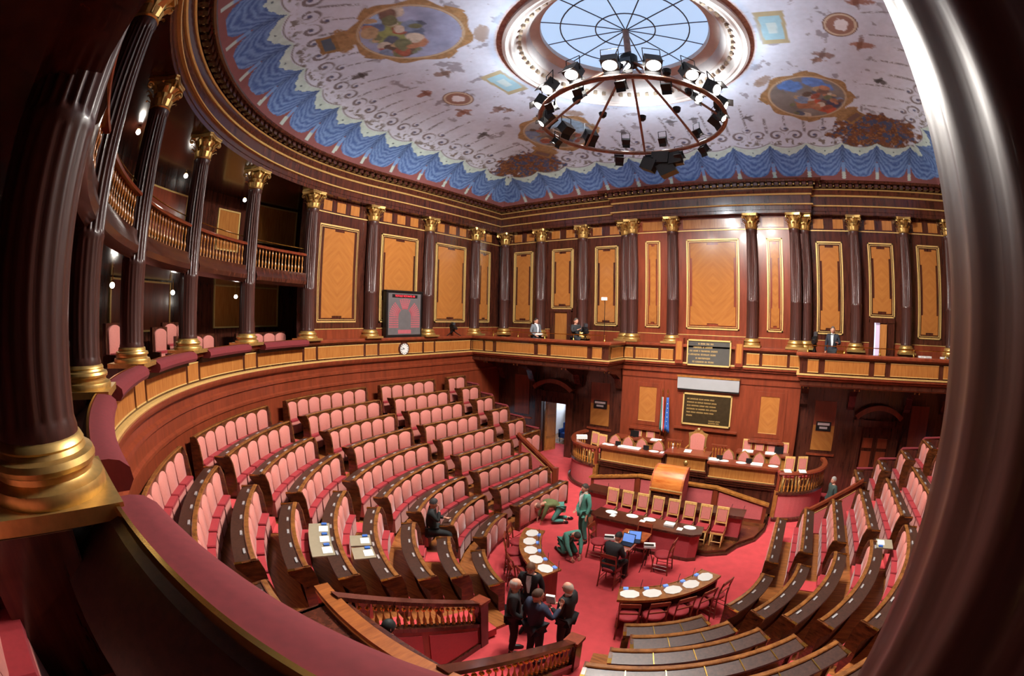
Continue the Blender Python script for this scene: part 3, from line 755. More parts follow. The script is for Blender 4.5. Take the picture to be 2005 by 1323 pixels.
    tas = (a2 > .90)&(d < .50)&(d > .07); tc = L3((112,146,196))*(1-sm(.27,.22,d))[:,None]+L3((176,192,186))*sm(.27,.22,d)[:,None]
    col[tas] = tc[tas]
    # -- ring round the lantern
    rr = np.hypot(x-CX, y-CY)
    mix(sm(3.45,3.2,rr), L3((176,198,226)), .6); mix(sm(3.22,3.16,rr+.05*(f3-.5)), L3((188,158,146))*1.0, .85)
    mix(sm(3.2,3.1,rr)*sm(.5,.62,f3), L3((226,212,200)), .8)
    return np.clip(col,0,1)
def boundary(n):
    pts = []
    segs = [((-HB,YB),(HB,YB))]
    per = 2*HB + 2*(-YB+LC-2*(-YB)) + math.pi*HB
    Ls = LC+YB
    total = 2*HB+2*Ls+math.pi*HB; out = []
    for i in range(n):
        t = total*i/n
        if t < 2*HB: out.append((-HB+t, YB)); continue
        t -= 2*HB
        if t < Ls: out.append((HB, YB-t)); continue
        t -= Ls
        if t < math.pi*HB: a = t/HB; out.append((HB*math.cos(a), -LC-HB*math.sin(a))); continue
        t -= math.pi*HB; out.append((-HB, -LC+t))
    return np.array(out)
NT, NS = 1500, 210
B = boundary(NT); dv = B-np.array([CX,CY]); nrm = np.linalg.norm(dv,axis=1,keepdims=True); RGp = np.array([CX,CY])+dv/nrm*RG
sv = np.linspace(0,1,NS)**1.35
XY = B[None]*(1-sv[:,None,None])+RGp[None]*sv[:,None,None]
X, Y = XY[...,0].ravel(), XY[...,1].ravel()
D, S_, K_ = bdist(X, Y)
co = np.stack([X, Y, vault_z(D)], 1).astype(np.float32)
idx = np.arange(NT*NS).reshape(NS,NT); nx_ = np.roll(idx,-1,axis=1)
quads = np.stack([idx[:-1], nx_[:-1], nx_[1:], idx[1:]], -1).reshape(-1,4)
me = bpy.data.meshes.new('ceiling'); me.vertices.add(len(co)); me.vertices.foreach_set('co', co.ravel())
me.loops.add(quads.size); me.loops.foreach_set('vertex_index', quads.ravel().astype(np.int32))
me.polygons.add(len(quads)); me.polygons.foreach_set('loop_start', (np.arange(len(quads))*4).astype(np.int32))
me.update(); me.validate()
ca = me.color_attributes.new('fresco', 'FLOAT_COLOR', 'POINT')
rgba = np.ones((len(co),4), np.float32); rgba[:,:3] = paint(X, Y); ca.data.foreach_set('color', rgba.ravel())
me.shade_smooth()
m, t, b = nt('painted_fresco'); at = t.nodes.new('ShaderNodeVertexColor'); at.layer_name = 'fresco'
nz = t.nodes.new('ShaderNodeTexNoise'); nz.inputs['Scale'].default_value = 6; nz.inputs['Detail'].default_value = 6; t.links.new(coords(t), nz.inputs['Vector'])
mx = t.nodes.new('ShaderNodeMix'); mx.data_type = 'RGBA'; mx.blend_type = 'MULTIPLY'; mx.inputs[0].default_value = .25
t.links.new(at.outputs[0], mx.inputs[6]); t.links.new(nz.outputs[0], mx.inputs[7]); t.links.new(mx.outputs[2], b.inputs['Base Color']); b.inputs['Roughness'].default_value = .85
me.materials.append(m)
ceil = bpy.data.objects.new('ceiling', me); COL.objects.link(ceil); st(ceil)
# ---- lantern (round skylight): stepped ring, dentils, drum, glass and bars
ZR = 12.46
lan = structure('window_2')
plaster = plain('lantern_plaster', (212,206,200), .6, 0, .06, 8); plg = plain('lantern_ornament', (170,152,130), .55, 0, .3, 14)
c0 = (CX,CY,0)
MB().lathe([(3.02,ZR+.06),(3.02,ZR-.05),(2.94,ZR-.09),(2.86,ZR-.05),(2.80,ZR-.07),(2.74,ZR-.03),(2.74,ZR+.05)], 72, c0, cap=False).build('outer_ring', plaster, lan, smooth=40)
MB().lathe([(2.74,ZR-.01),(2.72,ZR+.10),(2.60,ZR+.22),(2.52,ZR+.24),(2.46,ZR+.22),(2.40,ZR+.3),(2.36,ZR+.5),(2.12,ZR+.62),(2.10,ZR+.74)], 72, c0, cap=False).build('drum', plaster, lan, smooth=40)
od = MB().obox((0,0,0),(.05,0,0),(0,.035,0),(0,0,.045)).mesh('ornament_block', plg)
for i in range(64):
    a = 2*math.pi*i/64; place(od, 'ornament_block', lan, (CX+2.60*math.cos(a), CY+2.60*math.sin(a), ZR+.13), a+math.pi/2)
gls = plain('skylight_glass', (120,160,205), .35, 0, .10, .8, emit=GLASS_E, ec=lin((186,214,250)))
GZ = ZR+.76
for ring, (r0, r1) in enumerate(((.0,.75),(.75,1.62),(1.62,2.14))):
    for i in range(12):
        a0, a1 = 2*math.pi*i/12+.13, 2*math.pi*(i+1)/12+.13; m_ = 6
        o_ = [(CX+r1*math.cos(a0+(a1-a0)*k/m_), CY+r1*math.sin(a0+(a1-a0)*k/m_)) for k in range(m_+1)]
        i_ = [(CX+r0*math.cos(a0+(a1-a0)*k/m_), CY+r0*math.sin(a0+(a1-a0)*k/m_)) for k in range(m_,-1,-1)] if r0 > 0 else [(CX,CY)]
        MB().slab(o_+i_, GZ, GZ+.02).build('glass_pane', gls, lan)
for i in range(12):
    a = 2*math.pi*i/12+.13
    b_ = MB(); b_.tube([(CX+.05*math.cos(a),CY+.05*math.sin(a),GZ-.02),(CX+2.14*math.cos(a),CY+2.14*math.sin(a),GZ-.02)], .016, 6); b_.build('glazing_bar', M['steel'], lan)
for r in (.75,1.62):
    MB().tube([(CX+r*math.cos(2*math.pi*k/48), CY+r*math.sin(2*math.pi*k/48), GZ-.02) for k in range(49)], .018, 6, False).build('glazing_ring', M['steel'], lan)
# ================================================================== CHANDELIER (lighting ring)
ch = thing('chandelier', 'huge round lighting rig of bright floodlights hanging below the skylight', 'chandelier', (CX,CY,10.3))
bronze = wood('rig_wood', (110,70,52), (150,104,80), .4, (4,4,4), .2)
RR, ZR2 = 2.12, 10.50
MB().tube([(CX+RR*math.cos(2*math.pi*k/72), CY+RR*math.sin(2*math.pi*k/72), ZR2) for k in range(73)], .055, 8, False).build('ring', bronze, ch, smooth=True)
b_ = MB(); b_.tube([(CX,CY,GZ-.03),(CX,CY,12.35)], .085, 10); b_.build('hanging_rod', bronze, ch, smooth=40)
MB().lathe([(.16,0),(.22,.05),(.22,.3),(.14,.36)], 12, (CX,CY,12.02)).build('hub', M['blackm'], ch, smooth=40)
for i in range(8):
    a = 2*math.pi*i/8+.25
    b_ = MB(); b_.tube([(CX+.15*math.cos(a),CY+.15*math.sin(a),12.1),(CX+RR*math.cos(a),CY+RR*math.sin(a),ZR2)], .032, 8); b_.build('stay', bronze, ch)
lens = plain('lamp_lens', (255,250,240), .3, 0, .0, 3, emit=40.0, ec=(1,.95,.88))
lensd = plain('lamp_lens_dim', (230,232,240), .3, 0, .0, 3, emit=3.0, ec=(.95,.97,1))
def lamp(pos, az, tilt, size, kind, cone=125, pw=1.0):
    """one flood: box housing, barn doors, yoke, lens; az = horizontal aim, tilt = degrees below the horizon"""
    d = Vector((math.cos(az)*math.cos(math.radians(tilt)), math.sin(az)*math.cos(math.radians(tilt)), -math.sin(math.radians(tilt))))
    s = Vector((-math.sin(az), math.cos(az), 0)); up = s.cross(d)*-1
    p = Vector(pos)
    h = MB(); h.obox(p-d*size*.4, s*size*.75, d*size*.55, up*size*.6)
    for k in (-1,1):
        h.obox(p+d*size*.35+up*k*size*.72, s*size*.72, d*size*.28+up*k*size*.14, up*.006)
    H = h.build('lamp_housing', M['blackm'], ch)
    ln = MB(); n = 16; c = p+d*size*.17
    v = [c]+[c+(s*math.cos(2*math.pi*i/n)*size*.66+up*math.sin(2*math.pi*i/n)*size*.54) for i in range(n)]
    ln.add(v, [(0,1+i,1+(i+1)%n) for i in range(n)]); ln.build('lens', lens if kind != 'off' else lensd, H)
    MB().tube([p-d*size*.4+s*size*.8, p-d*size*.4+s*size*.8+Vector((0,0,.12+size)), p-d*size*.4-s*size*.8+Vector((0,0,.12+size)), p-d*size*.4-s*size*.8], .012, 5).build('yoke', M['blackm'], H)
    if kind == 'off': return
    ld = bpy.data.lights.new('flood', 'SPOT'); ld.energy = pw*(SPOT_W if kind == 'spot' else FLOOD_W)
    ld.spot_size = math.radians(cone if kind == 'spot' else 150); ld.spot_blend = .8; ld.shadow_soft_size = .12; ld.color = (1,.94,.86)
    lo = bpy.data.objects.new('flood_light', ld); COL.objects.link(lo); lo.parent = ch
    q = p+d*size*.6; lo.location = q-ch.location; lo.rotation_euler = d.to_track_quat('-Z','Y').to_euler()
LAMPS = [(i*22.5+11) for i in range(16)]
for i, dg in enumerate(LAMPS):
    a = math.radians(dg); x, y = CX+RR*math.cos(a), CY+RR*math.sin(a)
    if 40 < dg < 140:   # towards the presidency: hung under the ring
        lamp((x+.05*math.cos(a), y+.05*math.sin(a), ZR2-.22), a, 44, .15, 'spot', 116, .5)
    else:
        lamp((x, y, ZR2+.30), a, 60 if 195 < dg < 345 else 36, .22, 'spot', 94 if 195 < dg < 345 else 125)
for dg in (60,90,118):
    a = math.radians(dg); lamp((CX+RR*math.cos(a), CY+RR*math.sin(a), ZR2+.28), a, 52, .14, 'spot', 100, .6)
for dg in (215,330,180,0): 
    a = math.radians(dg); lamp((CX+RR*math.cos(a)*.98, CY+RR*math.sin(a)*.98, ZR2-.2), a, 45, .13, 'flood')
lamp((CX, CY-.28, 11.92), math.radians(-90), 60, .2, 'spot', 100)
for dg in (238,262,286,310):   # hung under the near side, aimed across at the presidency
    a = math.radians(dg); lamp((CX+RR*math.cos(a)*.97, CY+RR*math.sin(a)*.97, ZR2-.2), math.radians(90+(dg-274)*.25), 52, .13, 'spot', 64)
# lamps turned up at the vault
for i in range(8):
    a = 2*math.pi*i/8+.2; d = Vector((math.cos(a)*.95, math.sin(a)*.95, .31)); p = Vector((CX+1.35*math.cos(a), CY+1.35*math.sin(a), 11.22))
    ld = bpy.data.lights.new('uplight', 'SPOT'); ld.energy = UP_W; ld.shadow_soft_size = .12; ld.color = (.86,.94,1); ld.spot_size = math.radians(100); ld.spot_blend = 1.0
    lo = bpy.data.objects.new('uplight', ld); COL.objects.link(lo); lo.parent = ch; lo.location = p+d*.12-Vector(ch.location); lo.rotation_euler = d.to_track_quat('-Z','Y').to_euler()
    MB().lathe([(.04,-.10),(.09,-.05),(.11,.04),(.10,.05)], 10, p).build('uplight_cup', M['blackm'], ch)
# loudspeaker cluster hung on the ring
for i, (dx, dz, sx) in enumerate(((-.34,-.34,.17),(0,-.18,.24),(.38,-.22,.19),(.12,-.48,.22))):
    b_ = MB(); b_.obox((CX-.1+dx, CY+RR+.04*i, ZR2+dz), (sx,0,.05*(i-1.5)), (0,.16,0), (-.05*(i-1.5),0,.15)); b_.build('loudspeaker', M['black'], ch)
# ================================================================== BENCHES
def pad_mesh(w, h, t, name, mat):
    """upholstered back: waisted sides, arched top, bulging front (front faces local -y)"""
    out = []
    n = 8
    hw = w/2
    left = [(-hw*.93, 0), (-hw*.96, h*.35), (-hw, h*.7)]
    arch = [(-hw*.97+2*hw*.97*i/n, h*.84+h*.16*math.sin(math.pi*(i/n))**.7) for i in range(n+1)]
    right = [(hw, h*.7), (hw*.96, h*.35), (hw*.93, 0)]
    outl = left+arch+right
    mb = MB(); m = len(outl); cx, cz = 0, h*.5
    ring = lambda s, y: [(cx+(x-cx)*s, y, cz+(z-cz)*s) for x, z in outl]
    v = ring(1, 0)+ring(1, -t*.55)+ring(.86, -t); f = []
    for j in range(2):
        for i in range(m): k = (i+1) % m; f.append((j*m+i, j*m+k, (j+1)*m+k, (j+1)*m+i))
    f.append(tuple(range(2*m, 3*m))); f.append(tuple(range(m-1,-1,-1)))
    mb.add(v, f); return mb.mesh(name, mat, 50)
PW = .53
PADM = pad_mesh(.505, .52, .06, 'seat_back', M['pink'])
FRONTM = pad_mesh(.505, .62, .05, 'front_panel', M['pink'])
_c = MB(); _c.add([(-.25,-.40,.0),(.25,-.40,.0),(.25,.0,.0),(-.25,.0,.0),(-.25,-.41,.05),(.25,-.41,.05),(.25,0,.05),(-.25,0,.05),(-.235,-.385,.078),(.235,-.385,.078),(.235,-.01,.078),(-.235,-.01,.078)],
   [(3,2,1,0),(0,1,5,4),(1,2,6,5),(2,3,7,6),(3,0,4,7),(4,5,9,8),(5,6,10,9),(6,7,11,10),(7,4,8,11),(8,9,10,11)])
CUSH = _c.mesh('seat_cushion', M['red'])
_c = MB(); _c.prism([(-.225,0),(.225,0),(.25,.37),(-.25,.37)], -.065, .05); SFR = _c.mesh('folded_seat', M['pink'])
_c = MB(); _c.prism([(-.25,0),(.25,0),(.25,.035),(.235,.055),(-.235,.055),(-.25,.035)], -.165, .0); FCAP = _c.mesh('seat_edge', M['red'])
PLATE = MB().box(-.075,.075,-.018,.018,0,.022).mesh('voting_plate', M['plate'])
MIC = MB(); MIC.tube([(0,0,0),(0,0,.05),(.02,-.02,.13)], .006, 5); MIC = MIC.mesh('desk_microphone', M['black'])
ORD = ['front','first','second','third','fourth','fifth','sixth','seventh','eighth']
def seg_len(r, u0, u1):
    L = 0
    if u0 < 0: L += min(0,u1)-u0
    if u1 > 180: L += u1-max(180,u0)
    a, b = max(0,u0), min(180,u1)
    if b > a: L += math.radians(b-a)*r
    return L
def along(r, u0, u1, f):
    """u at fraction f of the length between u0 and u1"""
    T = seg_len(r,u0,u1)*f; u = u0; lo, hi = u0, u1
    for _ in range(30):
        mid = (lo+hi)/2
        if seg_len(r,u0,mid) < T: lo = mid
        else: hi = mid
    return (lo+hi)/2
HINGE = MB().box(-.007,.007,-.115,.115,0,.012).mesh('brass_hinge', M['brass'])
def bench(k, u0, u1, block, seats=True, nseat=None, plates=True):
    r, z, p = rk(k), zk(k), (pk(k) if k > 0 else 0.0)
    mid = along(r,u0,u1,.5); x, y, nx, ny = upt(r, LB, mid)
    rowt = 'front row' if k == 0 else ('top row against the wall' if k == 8 else ORD[k]+' row up')
    t = thing('bench', ('pink bench, ' if seats else 'desk front with pink panels, ')+rowt+', '+block, 'bench', (x,y,p), 0, 'parliament benches in curved tiers')
    path = U(r, LB, u0, u1, 2.0)
    MB().sweep(path, [(-.012,p),(-.012,z-.03),(.055,z-.03),(.055,p)]).build('back_board', M['bench'], t)
    if k < 8:
        MB().sweep(path, [(.055,z-.03),(.28,z-.06),(.28,z-.10),(.10,z-.12),(.055,z-.28)]).build('desk_top', M['desk'], t)
    MB().sweep(path, [(-.03,z-.035),(-.034,z-.012),(-.022,z),(.04,z),(.052,z-.012),(.05,z-.035)]).build('top_rail', M['brail'], t, smooth=40)
    n = nseat or max(1, int(round((seg_len(r,u0,u1)-.06)/PW)))
    # ends
    for ue, s in ((u0,-1),(u1,1)):
        ex, ey, enx, eny = upt(r, LB, ue); rz = math.atan2(eny, enx)
        poly = [(-.06,p),(.09,p),(.10,z-.32),(.29,z-.11),(.30,z-.05),(.06,z-.02),(-.05,z-.02)] if k < 8 else [(-.06,p),(.09,p),(.09,z-.02),(-.05,z-.02)]
        if seats: poly = [(-.06,p),(.09,p)]+poly[2:-1]+[(-.06,z-.02),(-.12,p+.9),(-.16,p+.5)]
        MB().prism(poly, -.025, .025).build('end_panel', M['bench'], t, (ex,ey,0), rz)
        if k < 8:
            MB().box(.07,.30,-.03,.03,z-.05,z-.036).build('brass_strip', M['brass'], t, (ex,ey,0), rz)
    for i in range(n):
        u = along(r,u0,u1,(i+.5)/n); sx, sy, snx, sny = upt(r, LB, u); rz = urot(u)
        ws = .95*min(1.04, seg_len(r,u0,u1)/n/PW)
        if seats:
            o = place(PADM, 'seat_back', t, (sx-.014*snx, sy-.014*sny, p+.49), rot=(math.radians(-3),0,rz), scale=(ws,1,1))
            place(FCAP, 'seat_edge', t, (sx-.04*snx, sy-.04*sny, p+.455), rz, scale=(ws,1,1))
            place(SFR, 'folded_seat', t, (sx-.13*snx, sy-.13*sny, p+.10), rz, scale=(ws,1,1))
        else:
            place(FRONTM, 'front_panel', t, (sx-.012*snx, sy-.012*sny, p+(.12 if k == 0 else .30)), rz, scale=(ws,1,1))
        if k < 8:
            if plates: place(PLATE, 'voting_plate', t, (sx+.10*snx, sy+.10*sny, z-.04), rot=(math.radians(-7),0,rz))
            if i and not plates:
                bu = along(r,u0,u1,i/n); bx_, by_, bnx, bny = upt(r, LB, bu); place(HINGE, 'brass_hinge', t, (bx_+.17*bnx, by_+.17*bny, z-.042), rot=(math.radians(-8),0,urot(bu)))
    return t
def both(k, u0, u1, block, sides='LR', **kw):
    if 'L' in sides: bench(k, u0, u1, block.replace('#','left'), **kw)
    if 'R' in sides: bench(k, 180-u1, 180-u0, block.replace('#','right'), plates='entrance' not in block, **kw)
for k in range(0, 9):
    if k >= 3: both(k, -4.73, -3.67, '# two-seat block beside the end wall', 'LR' if k < 8 else 'L', seats=(k > 3), nseat=2)
    both(k, -2.93, -.27, '# straight block beside the round podium', 'LR' if k < 7 else 'L', seats=(k > 0), nseat=5)
    if k >= 5:
        both(k, 2.2, 24, '# block where the rows begin to bend', 'L' if k > 5 else 'LR')
        both(k, 29.3, 51.4, '# middle block of the bend', 'L' if k > 5 else 'LR')
        e = math.degrees(math.acos(1.85/rk(k))); both(k, 55.8, e, '# block next to the entrance stairs', 'L' if k > 5 else 'LR')
    else:
        a0 = (5.7,4.5,3.2,3.2,2.2)[k]; a1 = (31.6,34.3,35.5,36.5,36.5)[k]
        both(k, a0, a1, '# block where the rows begin to bend', seats=(k > 0))
        e = math.degrees(math.acos(1.72/rk(k))); both(k, 42.5, e if k else 66.9, '# block next to the entrance stairs', seats=(k > 0))
for k in (6,7): bench(k, 90-math.degrees(1.3/rk(k)), 90+math.degrees(1.3/rk(k)), 'centre block above the entrance stairs')
# ---- aisle carpets and half steps
ais = structure('floor_aisles')
def aisle(k, u0, u1):
    r, p = rk(k), pk(k); pth = U(r, LB, u0, u1, 2); q = pk(k-1) if k > 1 else 0
    MB().sweep(pth, [(-.66,p-.01),(.07,p-.01),(.07,p+.014),(-.66,p+.014)]).build('aisle_carpet', M['carpet'] if k % 2 == 0 else M['plank'], ais)
    if k > 1 or True:
        MB().sweep(pth, [(-.94,q),(-.68,q),(-.68,(p+q)/2),(-.94,(p+q)/2)]).build('aisle_step', M['carpet'], ais)
for k in range(1, 9):
    L = [(-3.63,-2.97) if k >= 4 else None, (-.22,(4.2,3,3,2,2,2,2,2)[k-1])]
    L += [(24.6,28.7),(52,55.2)] if k >= 5 else [((34.6,35.8,36.8,36.9)[k-1]+.3,42)]
    e = math.degrees(math.acos(1.80/rk(k))); e2 = math.degrees(math.acos(1.02/(rk(k)-.3))) if k <= 5 else math.degrees(math.acos(1.34/rk(k)))
    L.append((e+.4, e2))
    for q in L:
        if q is None: continue
        aisle(k, *q)
        if k < 7: aisle(k, 180-q[1], 180-q[0])
# ---- sloping closing panels at the foot of the two-seat blocks
for s in (-1,1):
    t = thing('stair_wall', 'sloping wood-framed red panel closing the steps of the %s two-seat block' % ('left' if s < 0 else 'right'), 'panel', (s*5.05,-4.0,0))
    poly = [(s*5.85,0),(s*4.3,0),(s*4.3,.76),(s*5.85,1.80)]
    MB().prism(poly, -4.03, -3.97).build('wood_panel', M['mahogr'], t)
    MB().prism([(s*5.72,.14),(s*4.42,.14),(s*4.42,.66),(s*5.72,1.52)], -4.045, -3.955).build('cloth_panel', M['pinkpanel'], t)
    MB().prism([(s*5.9,1.80),(s*4.25,.74),(s*4.25,.82),(s*5.9,1.90)], -4.07, -3.93).build('sloping_rail', M['mahogr'], t)
    MB().prism([(s*5.72,1.54),(s*4.42,.68),(s*4.42,.70),(s*5.72,1.56)], -4.05, -3.95).build('gold_bead', M['goldp'], t)
    MB().box(s*4.28-.07,s*4.28+.07,-4.08,-3.92,0,.9).build('newel', M['mahogr'], t)
# red stepped capping of the upper two-seat rows along the end
cap = structure('trim_2')
for s in (-1,1):
    c = MB(); pts = []
    for k in range(4,9): pts += [(s*(rk(k)-.7), -2.84, zk(k-1)+.02), (s*(rk(k)-.05), -2.84, zk(k-1)+.05), (s*(rk(k)+.02), -2.84, zk(k)-.02)]
    c.tube(pts, .045, 6)
    c.build('red_capping', M['padred'], cap, smooth=True)
    for k in range(4,9):
        MB().box(min(s*(rk(k)-.72),s*(rk(k)+.05)), max(s*(rk(k)-.72),s*(rk(k)+.05)), -2.88, -2.80, 0, zk(k-1)).build('end_board', M['mahog'], cap)
# ---- entrance well: side walls with balustrades, parapet above
SPN = MB().lathe([(.034,0),(.034,.03),(.016,.045),(.034,.10),(.038,.14),(.020,.2),(.012,.26),(.011,.36),(.018,.38),(.012,.41),(.016,.46),(.028,.5),(.028,.54)], 10).mesh('turned_baluster', M['spindle'], True)
BBALL = MB().sphere((0,0,0),.036,8,5).mesh('brass_ball', M['brass'], True)
def well_z(y, lo, hi): return lo+(hi-lo)*(-11.9-y)/2.8
for s in (-1,1):
    sd = 'left' if s < 0 else 'right'
    t = thing('stair_balustrade', 'sloping balustrade with turned gilded balusters on the %s side of the entrance passage' % sd, 'balustrade', (s*.95,-13.3,0))
    X0, X1 = s*.89, s*1.01; xa, xb = min(X0,X1), max(X0,X1)
    ya, yb = -11.95, -14.75
    w_ = MB(); w_.add([(xa,ya,0),(xb,ya,0),(xb,yb,0),(xa,yb,0),(xa,ya,.52),(xb,ya,.52),(xb,yb,1.94),(xa,yb,1.94)], [(3,2,1,0),(4,5,6,7),(0,1,5,4),(1,2,6,5),(2,3,7,6),(3,0,4,7)]); w_.build('side_wall', M['mahogr'], t)
    for y0, y1 in ((-12.1,-13.25),(-13.4,-14.6)):
        z0, z1 = well_z(y0,.50,1.92)-.12, well_z(y1,.50,1.92)-.12; xs = X0-s*.012
        v = [(xs,y0,.18),(xs,y1,.18),(xs,y1,z1),(xs,y0,z0)]; v2 = [(xs+s*.03,b,c) for a,b,c in v]
        MB().add(v+v2, [(0,1,2,3),(7,6,5,4),(0,4,5,1),(1,5,6,2),(2,6,7,3),(3,7,4,0)]).build('cloth_panel', M['redpanel'], t)
    MB().box(xa-.03,xb+.03,yb,ya,0,.12).build('plinth', M['mahog'], t)
    def rail(z0, z1, hw, hh, name):
        m_ = MB(); m_.add([(s*.95-hw,ya,z0-hh),(s*.95+hw,ya,z0-hh),(s*.95+hw,yb,z1-hh),(s*.95-hw,yb,z1-hh),(s*.95-hw,ya,z0),(s*.95+hw,ya,z0),(s*.95+hw,yb,z1),(s*.95-hw,yb,z1)], [(3,2,1,0),(4,5,6,7),(0,1,5,4),(1,2,6,5),(2,3,7,6),(3,0,4,7)]); m_.build(name, M['mahog'], t)
    rail(.58,2.0,.08,.08,'bottom_rail'); rail(1.08,2.56,.085,.07,'handrail')
    n = 21
    for i in range(n):
        y = ya-.12+(yb-ya+.12)*(i+.3)/n; b_ = place(SPN, 'baluster', t, (s*.95,y,well_z(y,.57,2.0)), scale=(.9,.9,.85))
        for zz in (.05,.33): place(BBALL, 'brass_ball', t, (s*.95,y,well_z(y,.57,2.0)+zz))
    MB().box(s*.95-.1,s*.95+.1,ya-.08,ya+.12,0,1.06).build('newel', M['mahog'], t)
    MB().box(s*.95-.13,s*.95+.13,ya-.11,ya+.15,1.06,1.12).build('newel_cap', M['mahogr'], t)
t = thing('passage_parapet', 'wide wooden-topped parapet with red outer side above the entrance passage', 'parapet', (0,-14.95,1.4))
pp = U(rk(5), LB, 90-math.degrees(1.32/rk(5)), 90+math.degrees(1.32/rk(5)), 2)
MB().sweep(pp, [(-.09,1.0),(.04,1.0),(.04,2.46),(-.09,2.46)]).build('wall', M['mahogr'], t)
MB().sweep(pp, [(.03,1.0),(.055,1.0),(.055,2.42),(.03,2.42)]).build('cloth_panel', M['redpanel'], t)
MB().sweep(pp, [(-.13,2.46),(.075,2.46),(.075,2.52),(-.13,2.52)]).build('wooden_top', wood('parapet_top_wood', (112,58,28), (158,92,46), .28, (6,1,1), .4), t)
MB().sweep(pp, [(.05,2.40),(.068,2.40),(.068,2.44),(.05,2.44)]).build('gold_bead', M['goldp'], t)
pas = structure('wall_passage')
MB().box(-.88,.88,-17.4,-13.9,0,.32).build('passage_step', M['carpet'], pas); MB().box(-.88,.88,-13.9,-13.5,0,.16).build('passage_step', M['carpet'], pas)
MB().box(-1.05,1.05,-17.6,-14.6,2.3,2.4).build('passage_ceiling', M['mahog'], pas); MB().box(-1.05,1.05,-17.6,-17.5,0,2.4).build('passage_end', M['mahog'], pas)
for s in (-1,1): MB().box(min(s*1.0,s*1.08),max(s*1.0,s*1.08),-17.6,-14.7,0,2.4).build('passage_side', M['mahog'], pas)
# ---- open desk flaps with papers
def flap(k, u, label):
    x, y, nx, ny = upt(rk(k), LB, u); rz = urot(u)
    t = thing('desk_flap', label, 'desk flap', (x+.33*nx,y+.33*ny,zk(k)-.06), rz, None, local=True)
    MB().box(-.22,.22,-.20,.20,0,.025).build('board', plain('beige_board_%d_%d' % (k,int(u)), (140,130,108), .6, 0, .06, 9), t)
    MB().box(-.15,.08,-.17,.0,.026,.034).build('paper_sheet', M['paper'], t)
    MB().box(.12,.2,-.15,-.05,.026,.05).build('key_pad', M['blue'], t)
for i, u in enumerate((59.0,62.6,66.2)): flap(4, u, '%s of three open beige desk flaps in a row, each with a white sheet' % ('farthest','middle','nearest')[i])
for i, u in enumerate((58.0,62.8)): flap(3, u, '%s of two open desk flaps in front of the three beige ones' % ('farther','nearer')[i])
flap(3, 180-3.9, 'single open desk flap with a sheet on the right benches')
# ================================================================== PRESIDENCY AND FLOOR FURNITURE
# ---- dais and platform
pf = structure('floor_dais')
MB().slab([(-3.2,-.3),(3.2,-.3),(3.2,-2.6),(-3.2,-2.6)], 0, .85).build('platform', M['mahog'], pf)
for s in (-1,1):
    pts = [(s*3.2,-.3),(s*3.2,-1.5)]+[(s*3.2+s*1.5*math.cos(a), -1.5-1.5*math.sin(a)) for a in [math.pi/2*i/10 for i in range(10,-1,-1)]]+[(s*4.7,-.3)]
    MB().slab(pts, 0, .85).build('platform', M['mahog'], pf)
MB().slab([(-3.05,-2.6),(3.05,-2.6),(3.05,-4.0),(2.85,-4.75),(2.4,-5.35),(2.2,-5.85),(1.7,-6.12),(-1.3,-6.28),(-1.9,-5.95),(-2.36,-5.25),(-2.85,-4.75),(-3.05,-4.0)], 0, .14).build('low_dais', M['bench'], pf)
MB().slab([(-3.12,-2.6),(3.12,-2.6),(3.12,-4.05),(2.92,-4.8),(2.47,-5.4),(2.27,-5.9),(1.75,-6.18),(-1.35,-6.33),(-1.95,-6.0),(-2.43,-5.3),(-2.92,-4.8),(-3.12,-4.05)], 0, .05).build('dais_edge', M['mahog'], pf)
# ---- long front desks of the presidency (two wings) and the president's desk
def pres_desk(x0, x1, y0, y1, z, label, name='presidency_desk', gold=True):
    t = thing(name, label, 'desk', ((x0+x1)/2,(y0+y1)/2,.14 if y0 < -2 else .85))
    zb = .14 if y0 < -2 else .85
    MB().box(x0,x1,y0+.06,y1,zb,z-.06).build('body', M['mahog'], t)
    MB().box(x0-.02,x1+.02,y0-.08,y1+.02,z-.06,z).build('top', M['mahogr'], t)
    p = MB().box(x0+.06,x1-.06,y0+.03,y0+.06,z-.50,z-.12).build('front_panel', M['amber2'], t)
    for a in (z-.52,z-.115): MB().box(x0+.04,x1-.04,y0+.015,y0+.06,a,a+.022).build('gold_bead', M['goldp'], p)
    if y0 < -2:
        for i, q in enumerate((.58,.66,.74)):
            MB().box(x0-.02,x1+.02,y0-.05+.03*i,y0+.08,z-q,z-q+.05).build('step_moulding', M['mahog'], t)
            MB().box(x0-.02,x1+.02,y0-.055+.03*i,y0-.045+.03*i,z-q+.04,z-q+.052).build('moulding_edge', M['mahogr'], t)
    return t
pres_desk(-3.12,-.78,-3.02,-2.55,1.68,'long wooden desk on the left of the presidency with amber front panel')
pres_desk(.78,3.12,-3.02,-2.55,1.68,'long wooden desk on the right of the presidency with amber front panel')
pdk = pres_desk(-.73,.73,-2.95,-2.3,1.80,'president\'s raised central desk with a round gilt boss', 'president_desk')
MB().lathe([(.085,0),(.08,.02),(.05,.035),(.03,.05),(.001,.055)], 16).build('gilt_boss', M['gold'], pdk, (0.0,-2.93,1.50), smooth=True).rotation_euler = (math.pi/2,0,0)
pres_desk(-3.38,-1.45,-1.25,-.85,1.62,'rear clerks\' desk behind the left presidency desk', 'rear_desk')
pres_desk(1.45,3.38,-1.25,-.85,1.62,'rear clerks\' desk behind the right presidency desk', 'rear_desk')
